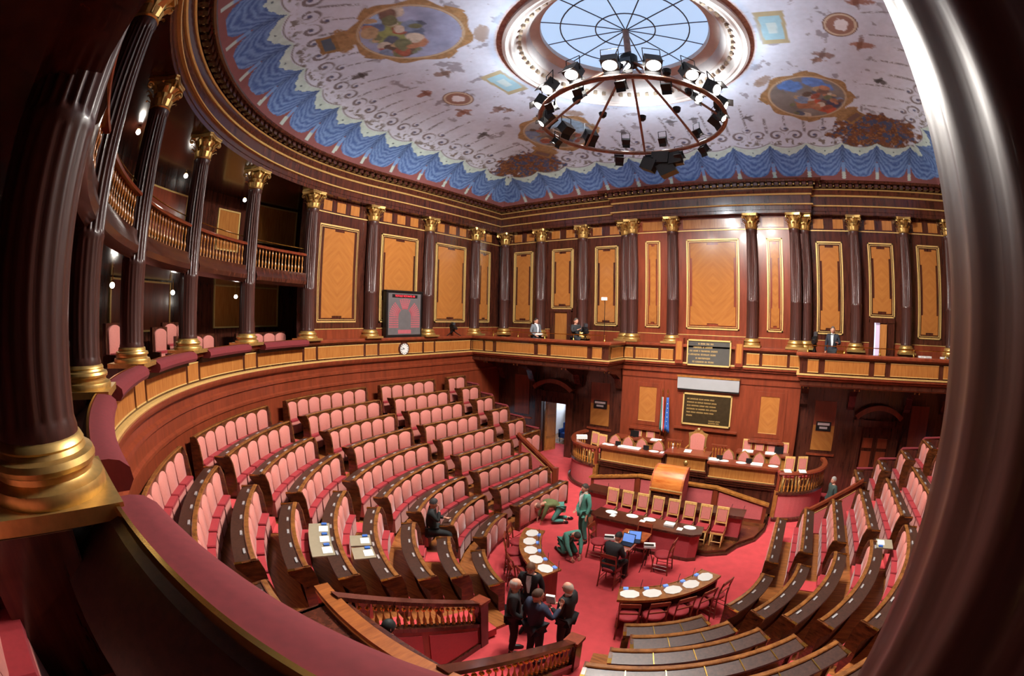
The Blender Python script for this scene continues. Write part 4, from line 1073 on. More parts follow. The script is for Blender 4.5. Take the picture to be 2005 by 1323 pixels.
# ---- round corner podiums with balustrades
for s in (-1,1):
    sd = 'left' if s < 0 else 'right'
    t = thing('corner_podium', 'rounded podium with pink panels and gilded balusters, %s end of the presidency' % sd, 'podium', (s*3.9,-2.2,0))
    arcp = []
    for i in range(19):
        a = math.pi/2-(math.pi/2+.35)*i/18; arcp.append((s*3.2+s*1.58*math.cos(a), -1.5-1.58*math.sin(a), -s*math.cos(a), math.sin(a)))
    path = [(x,y,-nx,-ny) for x,y,nx,ny in arcp]
    MB().sweep(path, [(-.12,0),(.14,0),(.16,.05),(.16,.11),(.10,.13),(-.12,.13)]).build('plinth', M['mahog'], t)
    MB().sweep(path, [(-.05,.12),(.05,.12),(.05,.9),(-.05,.9)]).build('cloth_panel', M['pinkpanel'], t)
    MB().sweep(path, [(-.1,.86),(.07,.86),(.10,.92),(.08,.98),(-.1,.98)]).build('sill', M['mahog'], t)
    MB().sweep(path, [(-.09,1.53),(.09,1.53),(.11,1.57),(.08,1.62),(-.08,1.62)]).build('handrail', M['mahogr'], t)
    for i in range(22):
        q = (i+.7)/22.6*18; j = int(q); f = q-j; a = path[j]; b = path[min(j+1,18)]
        place(BALG, 'baluster', t, (a[0]*(1-f)+b[0]*f, a[1]*(1-f)+b[1]*f, .98), scale=(1,1,1.02))
    MB().box(s*3.2-.07,s*3.2+.07,-3.16,-3.0,.12,1.0).build('corner_post', M['rail'], t)
    MB().box(s*3.2-.05,s*3.2+.05,-3.14,-3.02,1.0,1.6).build('corner_post', M['mahogr'], t)
# ---- low wall with sloping wings in front of the presidency
t = thing('wing_wall', 'low wood-framed wall with pink panels and sloping ends before the presidency', 'low wall', (0,-3.75,.14))
top = [(-3.0,.76),(-1.3,1.10),(1.3,1.10),(3.0,.76)]
MB().prism([(-3.0,.14),(3.0,.14),(3.0,.74),(1.3,1.08),(-1.3,1.08),(-3.0,.74)], -3.80, -3.70).build('frame', M['mahogr'], t)
for s in (-1,1):
    MB().prism([(s*1.42,.26),(s*2.88,.26),(s*2.88,.68),(s*1.42,.98)], -3.815, -3.69).build('cloth_panel', M['pinkpanel'], t)
    MB().prism([(s*.2,.26),(s*1.2,.26),(s*1.2,1.0),(s*.2,1.0)], -3.815, -3.69).build('cloth_panel', M['pinkpanel'], t)
    MB().prism([(s*1.3,1.07),(s*3.06,.72),(s*3.06,.78),(s*1.3,1.13)], -3.86, -3.64).build('sloping_rail', M['rail'], t)
    MB().box(s*1.3-.07,s*1.3+.07,-3.83,-3.67,.14,1.08).build('post', M['mahogr'], t)
    for px in (1.9,2.3): MB().tube([(s*px,-3.83,.5),(s*px,-3.88,.62),(s*px+.02,-3.92,.7)], .008, 5).build('wall_microphone', M['black'], t)
MB().box(-1.32,1.32,-3.86,-3.64,1.07,1.13).build('level_rail', M['rail'], t)
# ---- second low desk behind the ministers' chairs
t = thing('officials_desk', 'low dark-topped desk with red front behind the ministers\' chairs', 'desk', (0,-5.05,.14))
MB().box(-2.4,2.4,-5.22,-4.78,.14,.86).build('body', M['redpanel'], t); MB().box(-2.46,2.46,-5.30,-4.74,.84,.92).build('top', M['mahog'], t); MB().box(-2.42,2.42,-5.25,-4.76,.14,.24).build('plinth', M['mahog'], t)
# ---- lectern with the half-barrel hood
t = thing('lectern_hood', 'orange wooden half-barrel hood over the lectern in the middle', 'lectern', (0,-4.6,.92))
prof = []
for i in range(13):
    a = math.radians(-8+116*i/12); prof.append((-4.42-.56*math.cos(a), 1.24+.58*math.sin(a)))
hood = MB(); outer = prof; inner_ = [(y+.035 if y < -4.4 else y, z-.035) for y, z in reversed(prof)]
poly = outer+inner_
v = [(x,y,z) for x in (-.50,.50) for y, z in poly]; n = len(poly); f = [(i,(i+1)%n,n+(i+1)%n,n+i) for i in range(n)]
hood.add(v, f); hw_ = wood('hood_wood', (176,84,30), (222,138,66), .25, (1,5,5), .5)
h_ = hood.build('barrel_hood', hw_, t, smooth=35)
for s in (-1,1):
    side = [(y,z) for y,z in prof]+[(-4.25,.92),(-4.9,.92)]
    m_ = MB(); x = s*.47
    m_.add([(x-.015,y,z) for y,z in side]+[(x+.015,y,z) for y,z in side], [tuple(range(len(side))), tuple(range(2*len(side)-1,len(side)-1,-1))]+[(i,(i+1)%len(side),len(side)+(i+1)%len(side),len(side)+i) for i in range(len(side))])
    m_.build('side_panel', M['pinkpanel'], t)
    MB().box(s*.48-.025,s*.48+.025,-4.97,-4.92,.92,1.24).build('gilt_post', M['giltwood'], t)
MB().box(-.5,.5,-4.99,-4.93,1.22,1.26).build('gilt_rail', M['giltwood'], t)
MB().box(-.46,.46,-4.92,-4.90,.92,1.22).build('dark_front', M['mahog'], t)
# ---- ministers' front desk
t = thing('ministers_desk', 'long dark desk with red cloth front facing the hall in the middle of the floor', 'desk', (0,-6.35,0))
MB().slab([(-1.46,-6.14),(1.46,-6.14),(1.5,-6.5),(1.3,-6.62),(-1.3,-6.66),(-1.5,-6.55)], .08, .74).build('body', M['redpanel'], t)
MB().slab([(-1.52,-6.06),(1.52,-6.06),(1.56,-6.52),(1.34,-6.68),(-1.34,-6.72),(-1.56,-6.58)], .74, .80).build('top', M['mahog'], t)
MB().slab([(-1.48,-6.1),(1.48,-6.1),(1.53,-6.52),(1.32,-6.65),(-1.32,-6.69),(-1.53,-6.57)], 0, .09).build('plinth', M['mahog'], t)
# ---- chairs
def gilt_chair():
    t = thing('gilt_chair', '', 'chair', (0,0,0), 0, None, True)
    def leg(x, y): 
        MB().lathe([(.018,0),(.026,.04),(.02,.08),(.03,.2),(.03,.4)], 8).build('leg', M['giltwood'], t, (x,y,0), smooth=True)
    for x in (-.2,.2):
        leg(x,-.2); MB().obox((x,.235,.50),(.02,0,0),(0,.02,.0),(0,.055,.50)).build('rear_post', M['giltwood'], t)
    MB().box(-.23,.23,-.23,.22,.38,.43).build('seat_frame', M['giltwood'], t)
    MB().box(-.215,.215,-.215,.2,.43,.49).build('seat_cushion', M['red'], t)
    MB().obox((0,.285,.99),(.22,0,0),(0,.022,0),(0,.005,.03)).build('crest_rail', M['giltwood'], t); MB().obox((0,.25,.58),(.2,0,0),(0,.02,0),(0,.003,.025)).build('lower_rail', M['giltwood'], t)
    MB().obox((0,.265,.785),(.165,0,0),(0,.022,0),(0,.02,.175)).build('back_pad', M['pink'], t)
    MB().tube([(-.2,-.2,.15),(.2,-.2,.15)], .012, 6).build('stretcher', M['giltwood'], t)
    return t
def shell_chair():
    t = thing('shell_chair', '', 'chair', (0,0,0), 0, None, True)
    for x in (-.2,.2):
        for y in (-.2,.2): MB().lathe([(.02,0),(.03,.2),(.03,.42)], 8).build('leg', M['giltwood'], t, (x,y,0))
    MB().box(-.25,.25,-.24,.24,.40,.50).build('seat_cushion', M['red'], t)
    pts = [(-.22,.5),(-.24,.8),(-.16,.95),(-.06,1.02),(0,1.06),(.06,1.02),(.16,.95),(.24,.8),(.22,.5)]
    MB().prism(pts, .20, .26).build('back_frame', M['gold'], t)
    MB().prism([(x*.8,.02+z*.955) for x, z in pts], .185, .21).build('back_pad', M['pink'], t)
    return t
def cafe_chair():
    t = thing('wooden_chair', '', 'chair', (0,0,0), 0, None, True)
    wd = M['mahogr']
    for x in (-.19,.19):
        MB().tube([(x,-.18,0),(x*.95,-.17,.44)], [.014,.02], 6).build('leg', wd, t)
        MB().tube([(x*1.05,.24,0),(x,.19,.45),(x,.21,.7),(x*.95,.26,.92)], .018, 6).build('rear_post', wd, t)
    MB().lathe([(.20,0),(.225,.02),(.225,.05),(.20,.075),(.1,.09)], 16).build('seat_cushion', M['red'], t, (0,0,.43), smooth=True)
    MB().obox((0,.255,.88),(.19,0,0),(0,.012,0),(0,.01,.05)).build('crest_rail', wd, t); MB().obox((0,.215,.66),(.18,0,0),(0,.01,0),(0,.004,.02)).build('lower_rail', wd, t)
    for z in (.14,.24): MB().tube([(-.19,-.18,z),(-.2,.22,z)], .009, 5).build('stretcher', wd, t); MB().tube([(.19,-.18,z),(.2,.22,z)], .009, 5).build('stretcher', wd, t)
    return t
def series(maker, spots, grp):
    first = None
    for i, (x, y, z, rz, lab) in enumerate(spots):
        if first is None: o = first = maker(); o.location = (x,y,z); o.rotation_euler = (0,0,rz)
        else: o = copy_tree(first, None, (x,y,z), rz)
        if maker is gilt_chair: o.scale = (.8,.92,1.0)
        o['label'] = lab; o['group'] = grp
NTH = ['first','second','third','fourth','fifth','sixth','seventh','eighth']
series(gilt_chair, [(-1.47+i*.475,-5.62,.14,0,'gilt chair with pink back, %s from the left behind the ministers\' desk' % NTH[i]) for i in range(8)], 'ministers\' chairs')
rear = [(-2.75,-.57),(-2.2,-.57),(1.72,-.55),(2.2,-.57),(2.68,-.55),(3.16,-.55)]
series(gilt_chair, [(x,y,.85,0,'gilt chair at the %s rear clerks\' desk, %s' % (('left','nearer the podium'),('left','nearer the flags'),('right','nearest the president'),('right','second'),('right','third'),('right','outermost'))[i]) for i,(x,y) in enumerate(rear)], 'clerks\' chairs')
series(gilt_chair, [(-3.85,-2.3,.85,-.3,'gilt chair inside the left round podium, outer one'),(-3.4,-2.5,.85,-.1,'gilt chair inside the left round podium, inner one'),
   (3.5,-2.4,.85,.1,'gilt chair inside the right round podium, inner one'),(4.0,-2.25,.85,.3,'gilt chair inside the right round podium, outer one')], 'podium chairs')
sh_ = [-2.95,-2.43,-1.9,-1.27,1.28,1.85,2.38,2.95]
series(shell_chair, [(x,-2.32,.85,0,'shell-topped pink chair behind the %s presidency desk, %s from the left' % ('left' if x < 0 else 'right', NTH[i%4])) for i, x in enumerate(sh_)], 'presidency chairs')
t = thing('throne', 'tall gilded pink armchair of the president with carved crest', 'armchair', (0.02,-1.75,.85))
pts = [(-.30,.55),(-.33,1.2),(-.36,1.32),(-.2,1.36),(-.12,1.44),(-.07,1.44),(-.05,1.52),(.05,1.52),(.07,1.44),(.12,1.44),(.2,1.36),(.36,1.32),(.33,1.2),(.30,.55)]
MB().prism(pts, .2, .28).build('gilt_back', M['gold'], t, (0.02,-1.75,.85)); MB().prism([(-.24,.55),(-.27,1.2),(-.18,1.3),(0,1.34),(.18,1.3),(.27,1.2),(.24,.55)], .16, .21).build('back_pad', M['pink'], t, (0.02,-1.75,.85))
MB().box(-.32,.32,-.28,.28,.42,.56).build('seat_cushion', M['pink'], t, (0.02,-1.75,.85))
MB().sphere((0,.19,1.46),.07,8,6,(1,.5,1)).build('crest', M['gold'], t, (0.02,-1.75,.85))
for s in (-1,1):
    MB().tube([(s*.33,.22,.85),(s*.34,-.05,.84),(s*.36,-.25,.8),(s*.36,-.28,.5)], .03, 8).build('arm', M['gold'], t, (0.02,-1.75,.85))
    for y in (-.25,.22): MB().lathe([(.03,0),(.04,.2),(.04,.45)], 8).build('leg', M['gold'], t, (0.02+s*.28,-1.75+y,.85))
# ---- small railing pieces beside the throne
for s in (-1,1):
    t = thing('side_railing', 'short railing with turned posts on the %s of the throne' % ('left' if s < 0 else 'right'), 'railing', (s*.85,-1.6,.85))
    for i in range(5): place(BAL, 'baluster', t, (s*(.62+.11*i),-1.55,1.2), scale=(1,1,1.1))
    MB().box(min(s*.55,s*1.12),max(s*.55,s*1.12),-1.6,-1.5,1.8,1.86).build('handrail', M['mahogr'], t); MB().box(min(s*.55,s*1.12),max(s*.55,s*1.12),-1.6,-1.5,.85,1.2).build('base', M['mahogr'], t)
# ---- curved committee tables on the floor
def octo(r): return [(r*math.cos(math.pi/8+i*math.pi/4)*1.0, r*math.sin(math.pi/8+i*math.pi/4)*.78) for i in range(8)]
PADW = MB().slab(octo(.205), 0, .008).mesh('writing_pad', M['paper'])
DEV = MB().box(-.05,.05,-.035,.035,0,.03).mesh('voting_device', M['screen'])
for s in (-1,1):
    sd = 'left' if s < 0 else 'right'
    t = thing('curved_table', 'curved wooden committee table with white pads on the %s of the floor' % sd, 'table', (s*1.7,-9.2,0))
    def P_(u0, u1): return U(2.33, LB, u0 if s < 0 else 180-u1, u1 if s < 0 else 180-u0, 3)
    MB().sweep(P_(15,71), [(-.22,.72),(.26,.72),(.26,.76),(-.22,.76)]).build('top', wood('table_top_'+sd, (112,64,34), (168,110,62), .25, (3,3,3), .45), t)
    MB().sweep(P_(15,71), [(-.235,.715),(-.215,.715),(-.215,.772),(-.235,.772)]).build('edge', M['rail'], t); MB().sweep(P_(15,71), [(.255,.715),(.275,.715),(.275,.772),(.255,.772)]).build('edge', M['rail'], t)
    MB().sweep(P_(17,69), [(-.18,.06),(-.14,.06),(-.14,.72),(-.18,.72)]).build('modesty_panel', M['mahog'], t)
    for ue in (17,69):
        uu = ue if s < 0 else 180-ue; x, y, nx, ny = upt(2.33, LB, uu)
        MB().box(-.18,.24,-.03,.03,0,.72).build('end_panel', M['mahogr'], t, (x,y,0), math.atan2(ny,nx))
    for i in range(5):
        u = 21.5+i*11; uu = u if s < 0 else 180-u; x, y, nx, ny = upt(2.36, LB, uu)
        w_ = place(PADW, 'writing_pad', None, (x,y,.765), urot(uu)); tag(w_, 'white octagonal writing pad on the %s curved table, %s from the presidency side' % (sd, NTH[i]), 'writing pad', 'white writing pads')
        x, y, nx, ny = upt(2.17, LB, uu+(2 if s < 0 else -2)); d_ = place(DEV, 'voting_device', None, (x,y,.765), urot(uu)); tag(d_, 'small blue-lit device on the %s curved table, %s from the presidency side' % (sd, NTH[i]), 'device', 'blue-lit voting devices')
        x, y, nx, ny = upt(2.16, LB, uu+(5 if s < 0 else -5))
        MB().tube([(0,0,0),(0,0,.12),(.02,-.03,.26)], .006, 5).build('microphone', M['black'], t, (x,y,.76))
    sp = []
    for i in range(5):
        u = 21.5+i*11; uu = u if s < 0 else 180-u; x, y, nx, ny = upt(2.70, LB, uu)
        sp.append((x,y,0,urot(uu),'dark red wooden chair at the %s curved table, %s from the presidency side' % (sd, NTH[i])))
    series(cafe_chair, sp, 'committee chairs')
for i, (x, y) in enumerate(((1.5,-7.5),(.6,-7.75+-.3),(-.2,-8.9))):
    pass
# ---- stenographers' table in the middle
t = thing('stenographers_table', 'T-shaped brown table with laptops in the middle of the floor', 'table', (0,-7.45,0))
tw = wood('steno_wood', (126,58,30), (172,92,52), .25, (4,4,4), .45)
MB().box(-.36,.36,-7.45,-6.95,.72,.76).build('top', tw, t); MB().box(-.22,.22,-8.05,-7.45,.72,.76).build('top_wing', tw, t)
for x, y in ((-.32,-7.0),(.32,-7.0),(-.2,-8.0),(.2,-8.0)): MB().box(x-.025,x+.025,y-.025,y+.025,0,.72).build('leg', M['mahogr'], t)
series(cafe_chair, [(-.85,-7.45,0,math.radians(90),'dark red wooden chair left of the stenographers\' table'),(.85,-7.35,0,math.radians(-90),'dark red wooden chair right of the stenographers\' table'),
   (.0,-8.5,0,math.radians(180),'wooden chair of the man seated at the stenographers\' table'),(.1,-7.0,0,0,'chair between the stenographers\' table and the ministers\' desk')], 'stenographers\' chairs')
def laptop(x, y, z, rz, lab):
    o = thing('laptop', lab, 'laptop', (x,y,z), rz, None, True)
    MB().box(-.16,.16,-.11,.11,0,.02).build('keyboard', M['blackm'], o); MB().obox((0,.13,.12),(.16,0,0),(0,.008,0),(0,.035,.10)).build('lid', M['blackm'], o)
    MB().obox((0,.118,.12),(.145,0,0),(0,.004,0),(0,.031,.09)).build('screen', M['screen'], o)
laptop(.02,-7.78,.762,0,'laptop with blue screen in front of the seated man'); laptop(.12,-7.55,.762,math.radians(15),'laptop with blue screen on the right of the stenographers\' table')
for i,(x,y,lab) in enumerate(((-.52,-7.55,'white stenotype machine on a stand left of the middle table'),(.52,-7.5,'white stenotype machine on a stand right of the middle table'))):
    o = thing('stenotype', lab, 'stenotype', (x,y,0))
    MB().obox((x,y,.72),(.13,.05,0),(-.04,.10,0),(0,0,.03)).build('body', M['white'], o); MB().obox((x,y-.06,.76),(.11,.04,0),(-.015,.035,0),(0,0,.012)).build('keys', M['black'], o)
    for a in range(3): MB().tube([(x,y,.7),(x+.22*math.cos(a*2.1),y+.22*math.sin(a*2.1),0)], .01, 5).build('leg', M['blackm'], o)
# ---- papers
SHEET = MB().box(-.12,.12,-.16,.16,0,.012).mesh('paper_sheet', M['paper'])
STACK = MB().box(-.2,.2,-.13,.13,0,.03).mesh('paper_stack', M['paper'])
OVAL = MB().lathe([(.15,0),(.15,.006),(.001,.007)], 20).mesh('oval_pad', M['paper'])
def pap(me, nm, x, y, z, rz, lab, grp, sc=None):
    o = place(me, nm, None, (x,y,z), rz, scale=sc); tag(o, lab, 'paper', grp)
pap(SHEET,'paper_sheet',-.08,-7.15,.762,.2,'white sheet on the stenographers\' table','papers')
for i, (x,y,k) in enumerate(((-1.1,-6.25,0),(-.96,-6.45,1),(-.49,-6.22,0),(.02,-6.22,0),(-.11,-6.42,1),(.62,-6.3,2),(.95,-6.45,1),(1.17,-6.25,0))):
    pap((OVAL,SHEET,STACK)[k], ('oval_pad','paper_sheet','paper_stack')[k], x, y, .802, 0.0, 'white %s on the ministers\' desk, number %s from the left' % (('oval pad','small sheet','paper stack')[k], NTH[i]), 'papers on the ministers\' desk', (1.15,.8,1) if k == 0 else (.6,.5,1) if k == 1 else (.7,.7,1.5))
for i, (x,k) in enumerate(((-3.05,1),(-2.85,0),(-2.3,2),(-1.9,2),(-1.2,0),(-.9,1),(.9,2),(1.25,0),(1.85,0),(2.38,2),(2.94,0))):
    pap((OVAL,SHEET,STACK)[k], ('oval_pad','paper_sheet','paper_stack')[k], x, -2.78, 1.682, 0.0, 'white %s on the %s presidency desk, %s from its left end' % (('oval pad','sheet','paper pile')[k], 'left' if x < 0 else 'right', NTH[i if i < 6 else i-6]), 'papers on the presidency desks', (1.2,.8,1) if k == 0 else (.5,.6,1) if k == 1 else (1,.9,1))
pap(SHEET,'paper_sheet',-.05,-2.6,1.802,.1,'white sheet on the president\'s desk','papers')
for i,(x,y) in enumerate(((-1.7,-1.1),(1.85,-1.1),(2.7,-1.1))): pap(STACK,'paper_stack',x,y,1.622,.05,('papers on the left rear desk beside the flags','long white papers on the right rear desk near the throne','small white papers on the right rear desk, outer end')[i],'papers on the rear desks')
for i,(x,y) in enumerate(((3.45,-2.95),(3.95,-2.85))): pap(SHEET,'paper_sheet',x,y,1.625,.2,'white sheet on the right podium rail, %s' % ('inner','outer')[i],'papers on the podium')
o = MB().box(-.2,.2,-.12,.12,0,.12).build('book_stand', M['white'], None, (-4.2,-2.35,1.62), .6); tag(o,'white slanted papers on the left podium rail','papers')
for i,(x,y,z) in enumerate(((-2.55,-2.75,1.68),(-1.5,-2.75,1.68),(1.1,-2.75,1.68),(2.1,-2.75,1.68),(3.0,-1.05,1.62),(-2.6,-1.05,1.62))):
    o = thing('desk_monitor', ('small dark monitor on the left presidency desk, outer one','small dark monitor on the left presidency desk, inner one','small dark monitor on the right presidency desk, inner one','small dark monitor on the right presidency desk, outer one','dark monitor on the right rear desk','dark monitor on the left rear desk')[i], 'monitor', (x,y,z))
    sc = .1 if i < 4 else .17
    MB().obox((x,y,z+.02+sc*.7),(sc,0,0),(0,.012,0),(0,.01,sc*.7)).build('screen_back', M['black'], o); MB().box(x-.05,x+.05,y-.04,y+.04,z,z+.02).build('foot', M['black'], o)
for i,(x,y) in enumerate(((-.62,-2.5),(-.45,-2.45),(.5,-2.45))):
    o = MB().lathe([(.03,0),(.035,.02),(.012,.04),(.01,.1),(.03,.13),(.02,.17),(.001,.18)], 10).build('desk_ornament', M['brass'] if i else M['white'], None, (x,y,1.80), smooth=True); tag(o, ('white bell-shaped ornament on the president\'s desk','brass ornament left of the throne on the president\'s desk','brass ornament right of the throne on the president\'s desk')[i], 'ornament')
# ================================================================== PEOPLE
SK = []      # skinned meshes waiting for one common evaluation
def skin_obj(name, verts, edges, radii, root, mat, parent):
    me = bpy.data.meshes.new(name); me.from_pydata(verts, edges, [])
    o = bpy.data.objects.new(name, me); COL.objects.link(o); o.parent = parent
    sm_ = o.modifiers.new('skin', 'SKIN'); sm_.use_smooth_shade = True
    if not me.skin_vertices:
        bpy.context.view_layer.objects.active = o; bpy.ops.mesh.customdata_skin_add() if bpy.ops.mesh.customdata_skin_add.poll() else None
    for i, r in enumerate(radii):
        sv = me.skin_vertices[0].data[i]; sv.radius = r if hasattr(r,'__len__') else (r,r); sv.use_root = (i == root)
    ss = o.modifiers.new('sub', 'SUBSURF'); ss.levels = 1; ss.render_levels = 1
    SK.append((o, mat)); return o
BASE = dict(pel=(0,0,.96), spi=(0,0,1.14), che=(0,-.01,1.34), nec=(0,.0,1.49), hed=(0,-.02,1.60),
  shL=(.17,0,1.42), shR=(-.17,0,1.42), elL=(.23,.03,1.15), elR=(-.23,.03,1.15), wrL=(.24,-.05,.90), wrR=(-.24,-.05,.90),
  hiL=(.09,0,.92), hiR=(-.09,0,.92), knL=(.10,-.02,.50), knR=(-.10,-.02,.50), anL=(.10,.03,.08), anR=(-.10,.03,.08), toL=(.12,-.17,.03), toR=(-.12,-.17,.03), look=(0,-1,-.1))
def person(label, loc, rz, pose, coat, legs, skin=(206,150,126), hair=(60,50,44), hairkind='short', shirt=None, h=1.75, fat=1.0, shoe=(20,18,18)):
    J = {k: Vector(v) for k, v in BASE.items()}
    J.update({k: Vector(v) for k, v in pose.items()})
    t = thing('person', label, 'person', loc, rz, None, True); t.scale = (h/1.72,)*3
    pn = 'p%02d' % len([o for o in bpy.data.objects if o.name.startswith('person')])
    msk = plain(pn+'_skin', skin, .6, 0, .05, 10); mco = plain(pn+'_coat', coat, .8, 0, .12, 18); mle = plain(pn+'_trousers', legs, .85, 0, .12, 18)
    mha = plain(pn+'_hair', hair, .7, 0, .2, 40); mso = plain(pn+'_shoes', shoe, .4, 0, .1, 10)
    # body: one continuous figure from head to toes with five-fingered hands
    V = []; E = []; R = []
    def add(p, r, par=None):
        V.append(tuple(p)); R.append(r); i = len(V)-1
        if par is not None: E.append((par, i))
        return i
    pel = add(J['pel'], (.12,.10)); spi = add(J['spi'], (.11,.09), pel); che = add(J['che'], (.12,.10), spi); nec = add(J['nec'], .052, che); hed = add(J['nec'].lerp(J['hed'],.6), .05, nec)
    for s in 'LR':
        sh = add(J['sh'+s], .055, che); el = add(J['el'+s], .038, sh); wr = add(J['wr'+s], .024, el)
        d = (J['wr'+s]-J['el'+s]).normalized(); side = d.cross(Vector((0,-.3,1)) if abs(d.z) < .8 else Vector((0,1,0))).normalized(); nrm = side.cross(d)
        if J.get('hand'+s) is not None: d = (J['hand'+s]).normalized()
        pm = add(J['wr'+s]+d*.055, (.026,.016), wr)
        for k, (off, ln) in enumerate(((-.030,.062),(-.010,.072),(.010,.068),(.030,.052))):
            a = add(J['wr'+s]+d*.09+side*off, .010, pm); b = add(J['wr'+s]+d*(.09+ln*.55)+side*off*1.1+nrm*.008, .009, a); add(J['wr'+s]+d*(.09+ln*.9)+side*off*1.1+nrm*.026, .008, b)
        th = add(J['wr'+s]+d*.05-side*.034, .011, pm); add(J['wr'+s]+d*.085-side*.058+nrm*.015, .009, th)
        hi = add(J['hi'+s], .085, pel); kn = add(J['kn'+s], .055, hi); an = add(J['an'+s], .036, kn); add(J['to'+s], .03, an)
    body = skin_obj('body', V, E, R, pel, msk, t)
    # head, sculpted and merged into the body afterwards
    lk = J['look'].normalized(); upv = Vector((0,0,1)) if abs(lk.z) < .9 else Vector((0,-1,0)); xr = lk.cross(upv).normalized(); upv = xr.cross(lk)
    hm = MB(); n, m = 16, 12; c = J['hed']
    for j in range(m+1):
        th_ = math.pi*j/m
        for i in range(n):
            a = 2*math.pi*i/n; f = math.cos(a); w_ = math.sin(th_)
            zz = -math.cos(th_)*.118; taper = 1.0 if zz > -.02 else 1+ (zz+.02)*2.6
            yy = f*w_*.098*(1.0 if f > 0 else 1.05); 
            if f > .3 and zz < -.05: yy += .012*f
            xx = math.sin(a)*w_*.078*taper
            hm.v.append(tuple(c+xr*xx+lk*yy+upv*zz))
    for j in range(m):
        for i in range(n): hm.f.append((j*n+i, j*n+(i+1)%n, (j+1)*n+(i+1)%n, (j+1)*n+i))
    hm.add([c+lk*.094+upv*.02, c+lk*.125-upv*.018, c+lk*.09-upv*.03+xr*.018, c+lk*.09-upv*.03-xr*.018], [(0,2,1),(0,1,3),(1,2,3),(0,3,2)])
    for s in (-1,1):
        hm.add([c+xr*s*.078+upv*.02-lk*.0, c+xr*s*.094+upv*.03-lk*.02, c+xr*s*.092-upv*.01-lk*.02, c+xr*s*.078-upv*.035], [(0,1,2,3)])
    nface = len(hm.f)
    for s in (-1,1): hm.sphere(c+xr*s*.032+lk*.088+upv*.018, .011, 6, 4)
    ne = len(hm.f); hm.obox(c+lk*.093-upv*.058, xr*.024, lk*.006, upv*.005)
    body['_h'] = 1; HEADS.append((body, hm, nface, ne, mha))
    # hair
    if hairkind:
        hv = MB(); lim = {'short': .50, 'fringe': .34, 'long': .62, 'hood': .66}[hairkind]
        for j in range(9):
            th_ = math.pi*lim*j/8
            for i in range(16):
                a = 2*math.pi*i/16; f = math.cos(a)
                tt = th_*(1.0-.45*max(0,f)) if hairkind != 'fringe' else math.pi*(.28+.30*j/8)*(1-.2*max(0,f))
                w_ = math.sin(tt); k = 1.1
                if hairkind == 'fringe' and f > .35: k = .96
                hv.v.append(tuple(c+xr*math.sin(a)*w_*.078*k+lk*f*w_*.1*k+upv*(math.cos(tt)*.118*k)))
        for j in range(8):
            for i in range(16): hv.f.append((j*16+i, j*16+(i+1)%16, (j+1)*16+(i+1)%16, (j+1)*16+i))
        hv.build('hair', mha, t, smooth=True)
    # jacket
    V = []; E = []; R = []
    hem = J['pel'].lerp((J['hiL']+J['hiR'])/2, .9)+Vector((0,0,-.06))
    a0 = add(hem, (.135*fat,.115*fat)); a1 = add(J['pel'], (.155*fat,.128*fat), a0); a2 = add(J['spi'], (.16*fat,.13*fat), a1); a3 = add(J['che'], (.17*fat,.125*fat), a2); add(J['nec'].lerp(J['che'],.25), .075, a3)
    for s in 'LR':
        b = add(J['sh'+s], .078*fat, a3); b = add(J['el'+s], .058, b); add(J['wr'+s].lerp(J['el'+s],.06), .042, b)
    skin_obj('jacket', V, E, R, a1, mco, t)
    # trousers
    V = []; E = []; R = []
    a0 = add(J['pel'], (.15*fat,.125*fat))
    for s in 'LR':
        b = add(J['hi'+s], .10*fat, a0); b = add(J['kn'+s], .072, b); add(J['an'+s].lerp(J['kn'+s],.06), .058, b)
    skin_obj('trousers', V, E, R, a0, mle, t)
    for s in 'LR':
        dd = J['to'+s]-J['an'+s]; q = MB(); q.tube([J['an'+s]+Vector((0,0,-.02))-dd*.2, J['an'+s]+dd*.35+Vector((0,0,-.015)), J['an'+s]+dd*.8, J['to'+s]+dd*.12], [.042,.046,.042,.022], 10); q.build('shoe', mso, t, smooth=True)
    if shirt:
        ms = plain(pn+'_shirt', shirt, .7, 0, .04, 10); q = MB(); fr = J['che']+Vector((0,-.135*fat,0))
        q.add([J['nec']+Vector((-.06,-.06,-.01)), J['nec']+Vector((.06,-.06,-.01)), fr+Vector((.05,-.005,-.02)), J['spi']+Vector((.02,-.145*fat,-.06)), J['spi']+Vector((-.02,-.145*fat,-.06)), fr+Vector((-.05,-.005,-.02))], [(0,5,4,3,2,1)]); q.build('shirt_front', ms, t)
        MB().lathe([(.062,0),(.066,.03),(.055,.045)], 12).build('collar', ms, t, J['nec']+Vector((0,0,-.02)))
    return t
HEADS = []
dark = (22,22,24)
def face(dx, dy): return math.atan2(dx, -dy)      # turn so that local -y looks along (dx,dy)
TALK = dict(elR=(-.25,.02,1.16), wrR=(-.16,-.2,1.02), elL=(.25,.02,1.16), wrL=(.16,-.2,1.02))
person('white-haired man in a dark suit standing at the left of the talking group', (-.36,-11.74,0), face(.8,.55), dict(elR=(-.25,.02,1.15), wrR=(-.2,-.16,.98), elL=(.25,.04,1.15), wrL=(.22,-.06,.92)), dark, (20,20,22), hair=(196,192,186), hairkind='fringe', h=1.74, fat=1.08)
person('brown-haired woman in a dark uniform with a white badge facing the camera', (-.52,-11.02,0), face(.35,-1), dict(elR=(-.24,.02,1.16), wrR=(-.2,-.1,.95)), (20,20,24), (20,20,24), hair=(92,60,38), hairkind='long', shirt=(220,220,220), h=1.68, fat=.95)
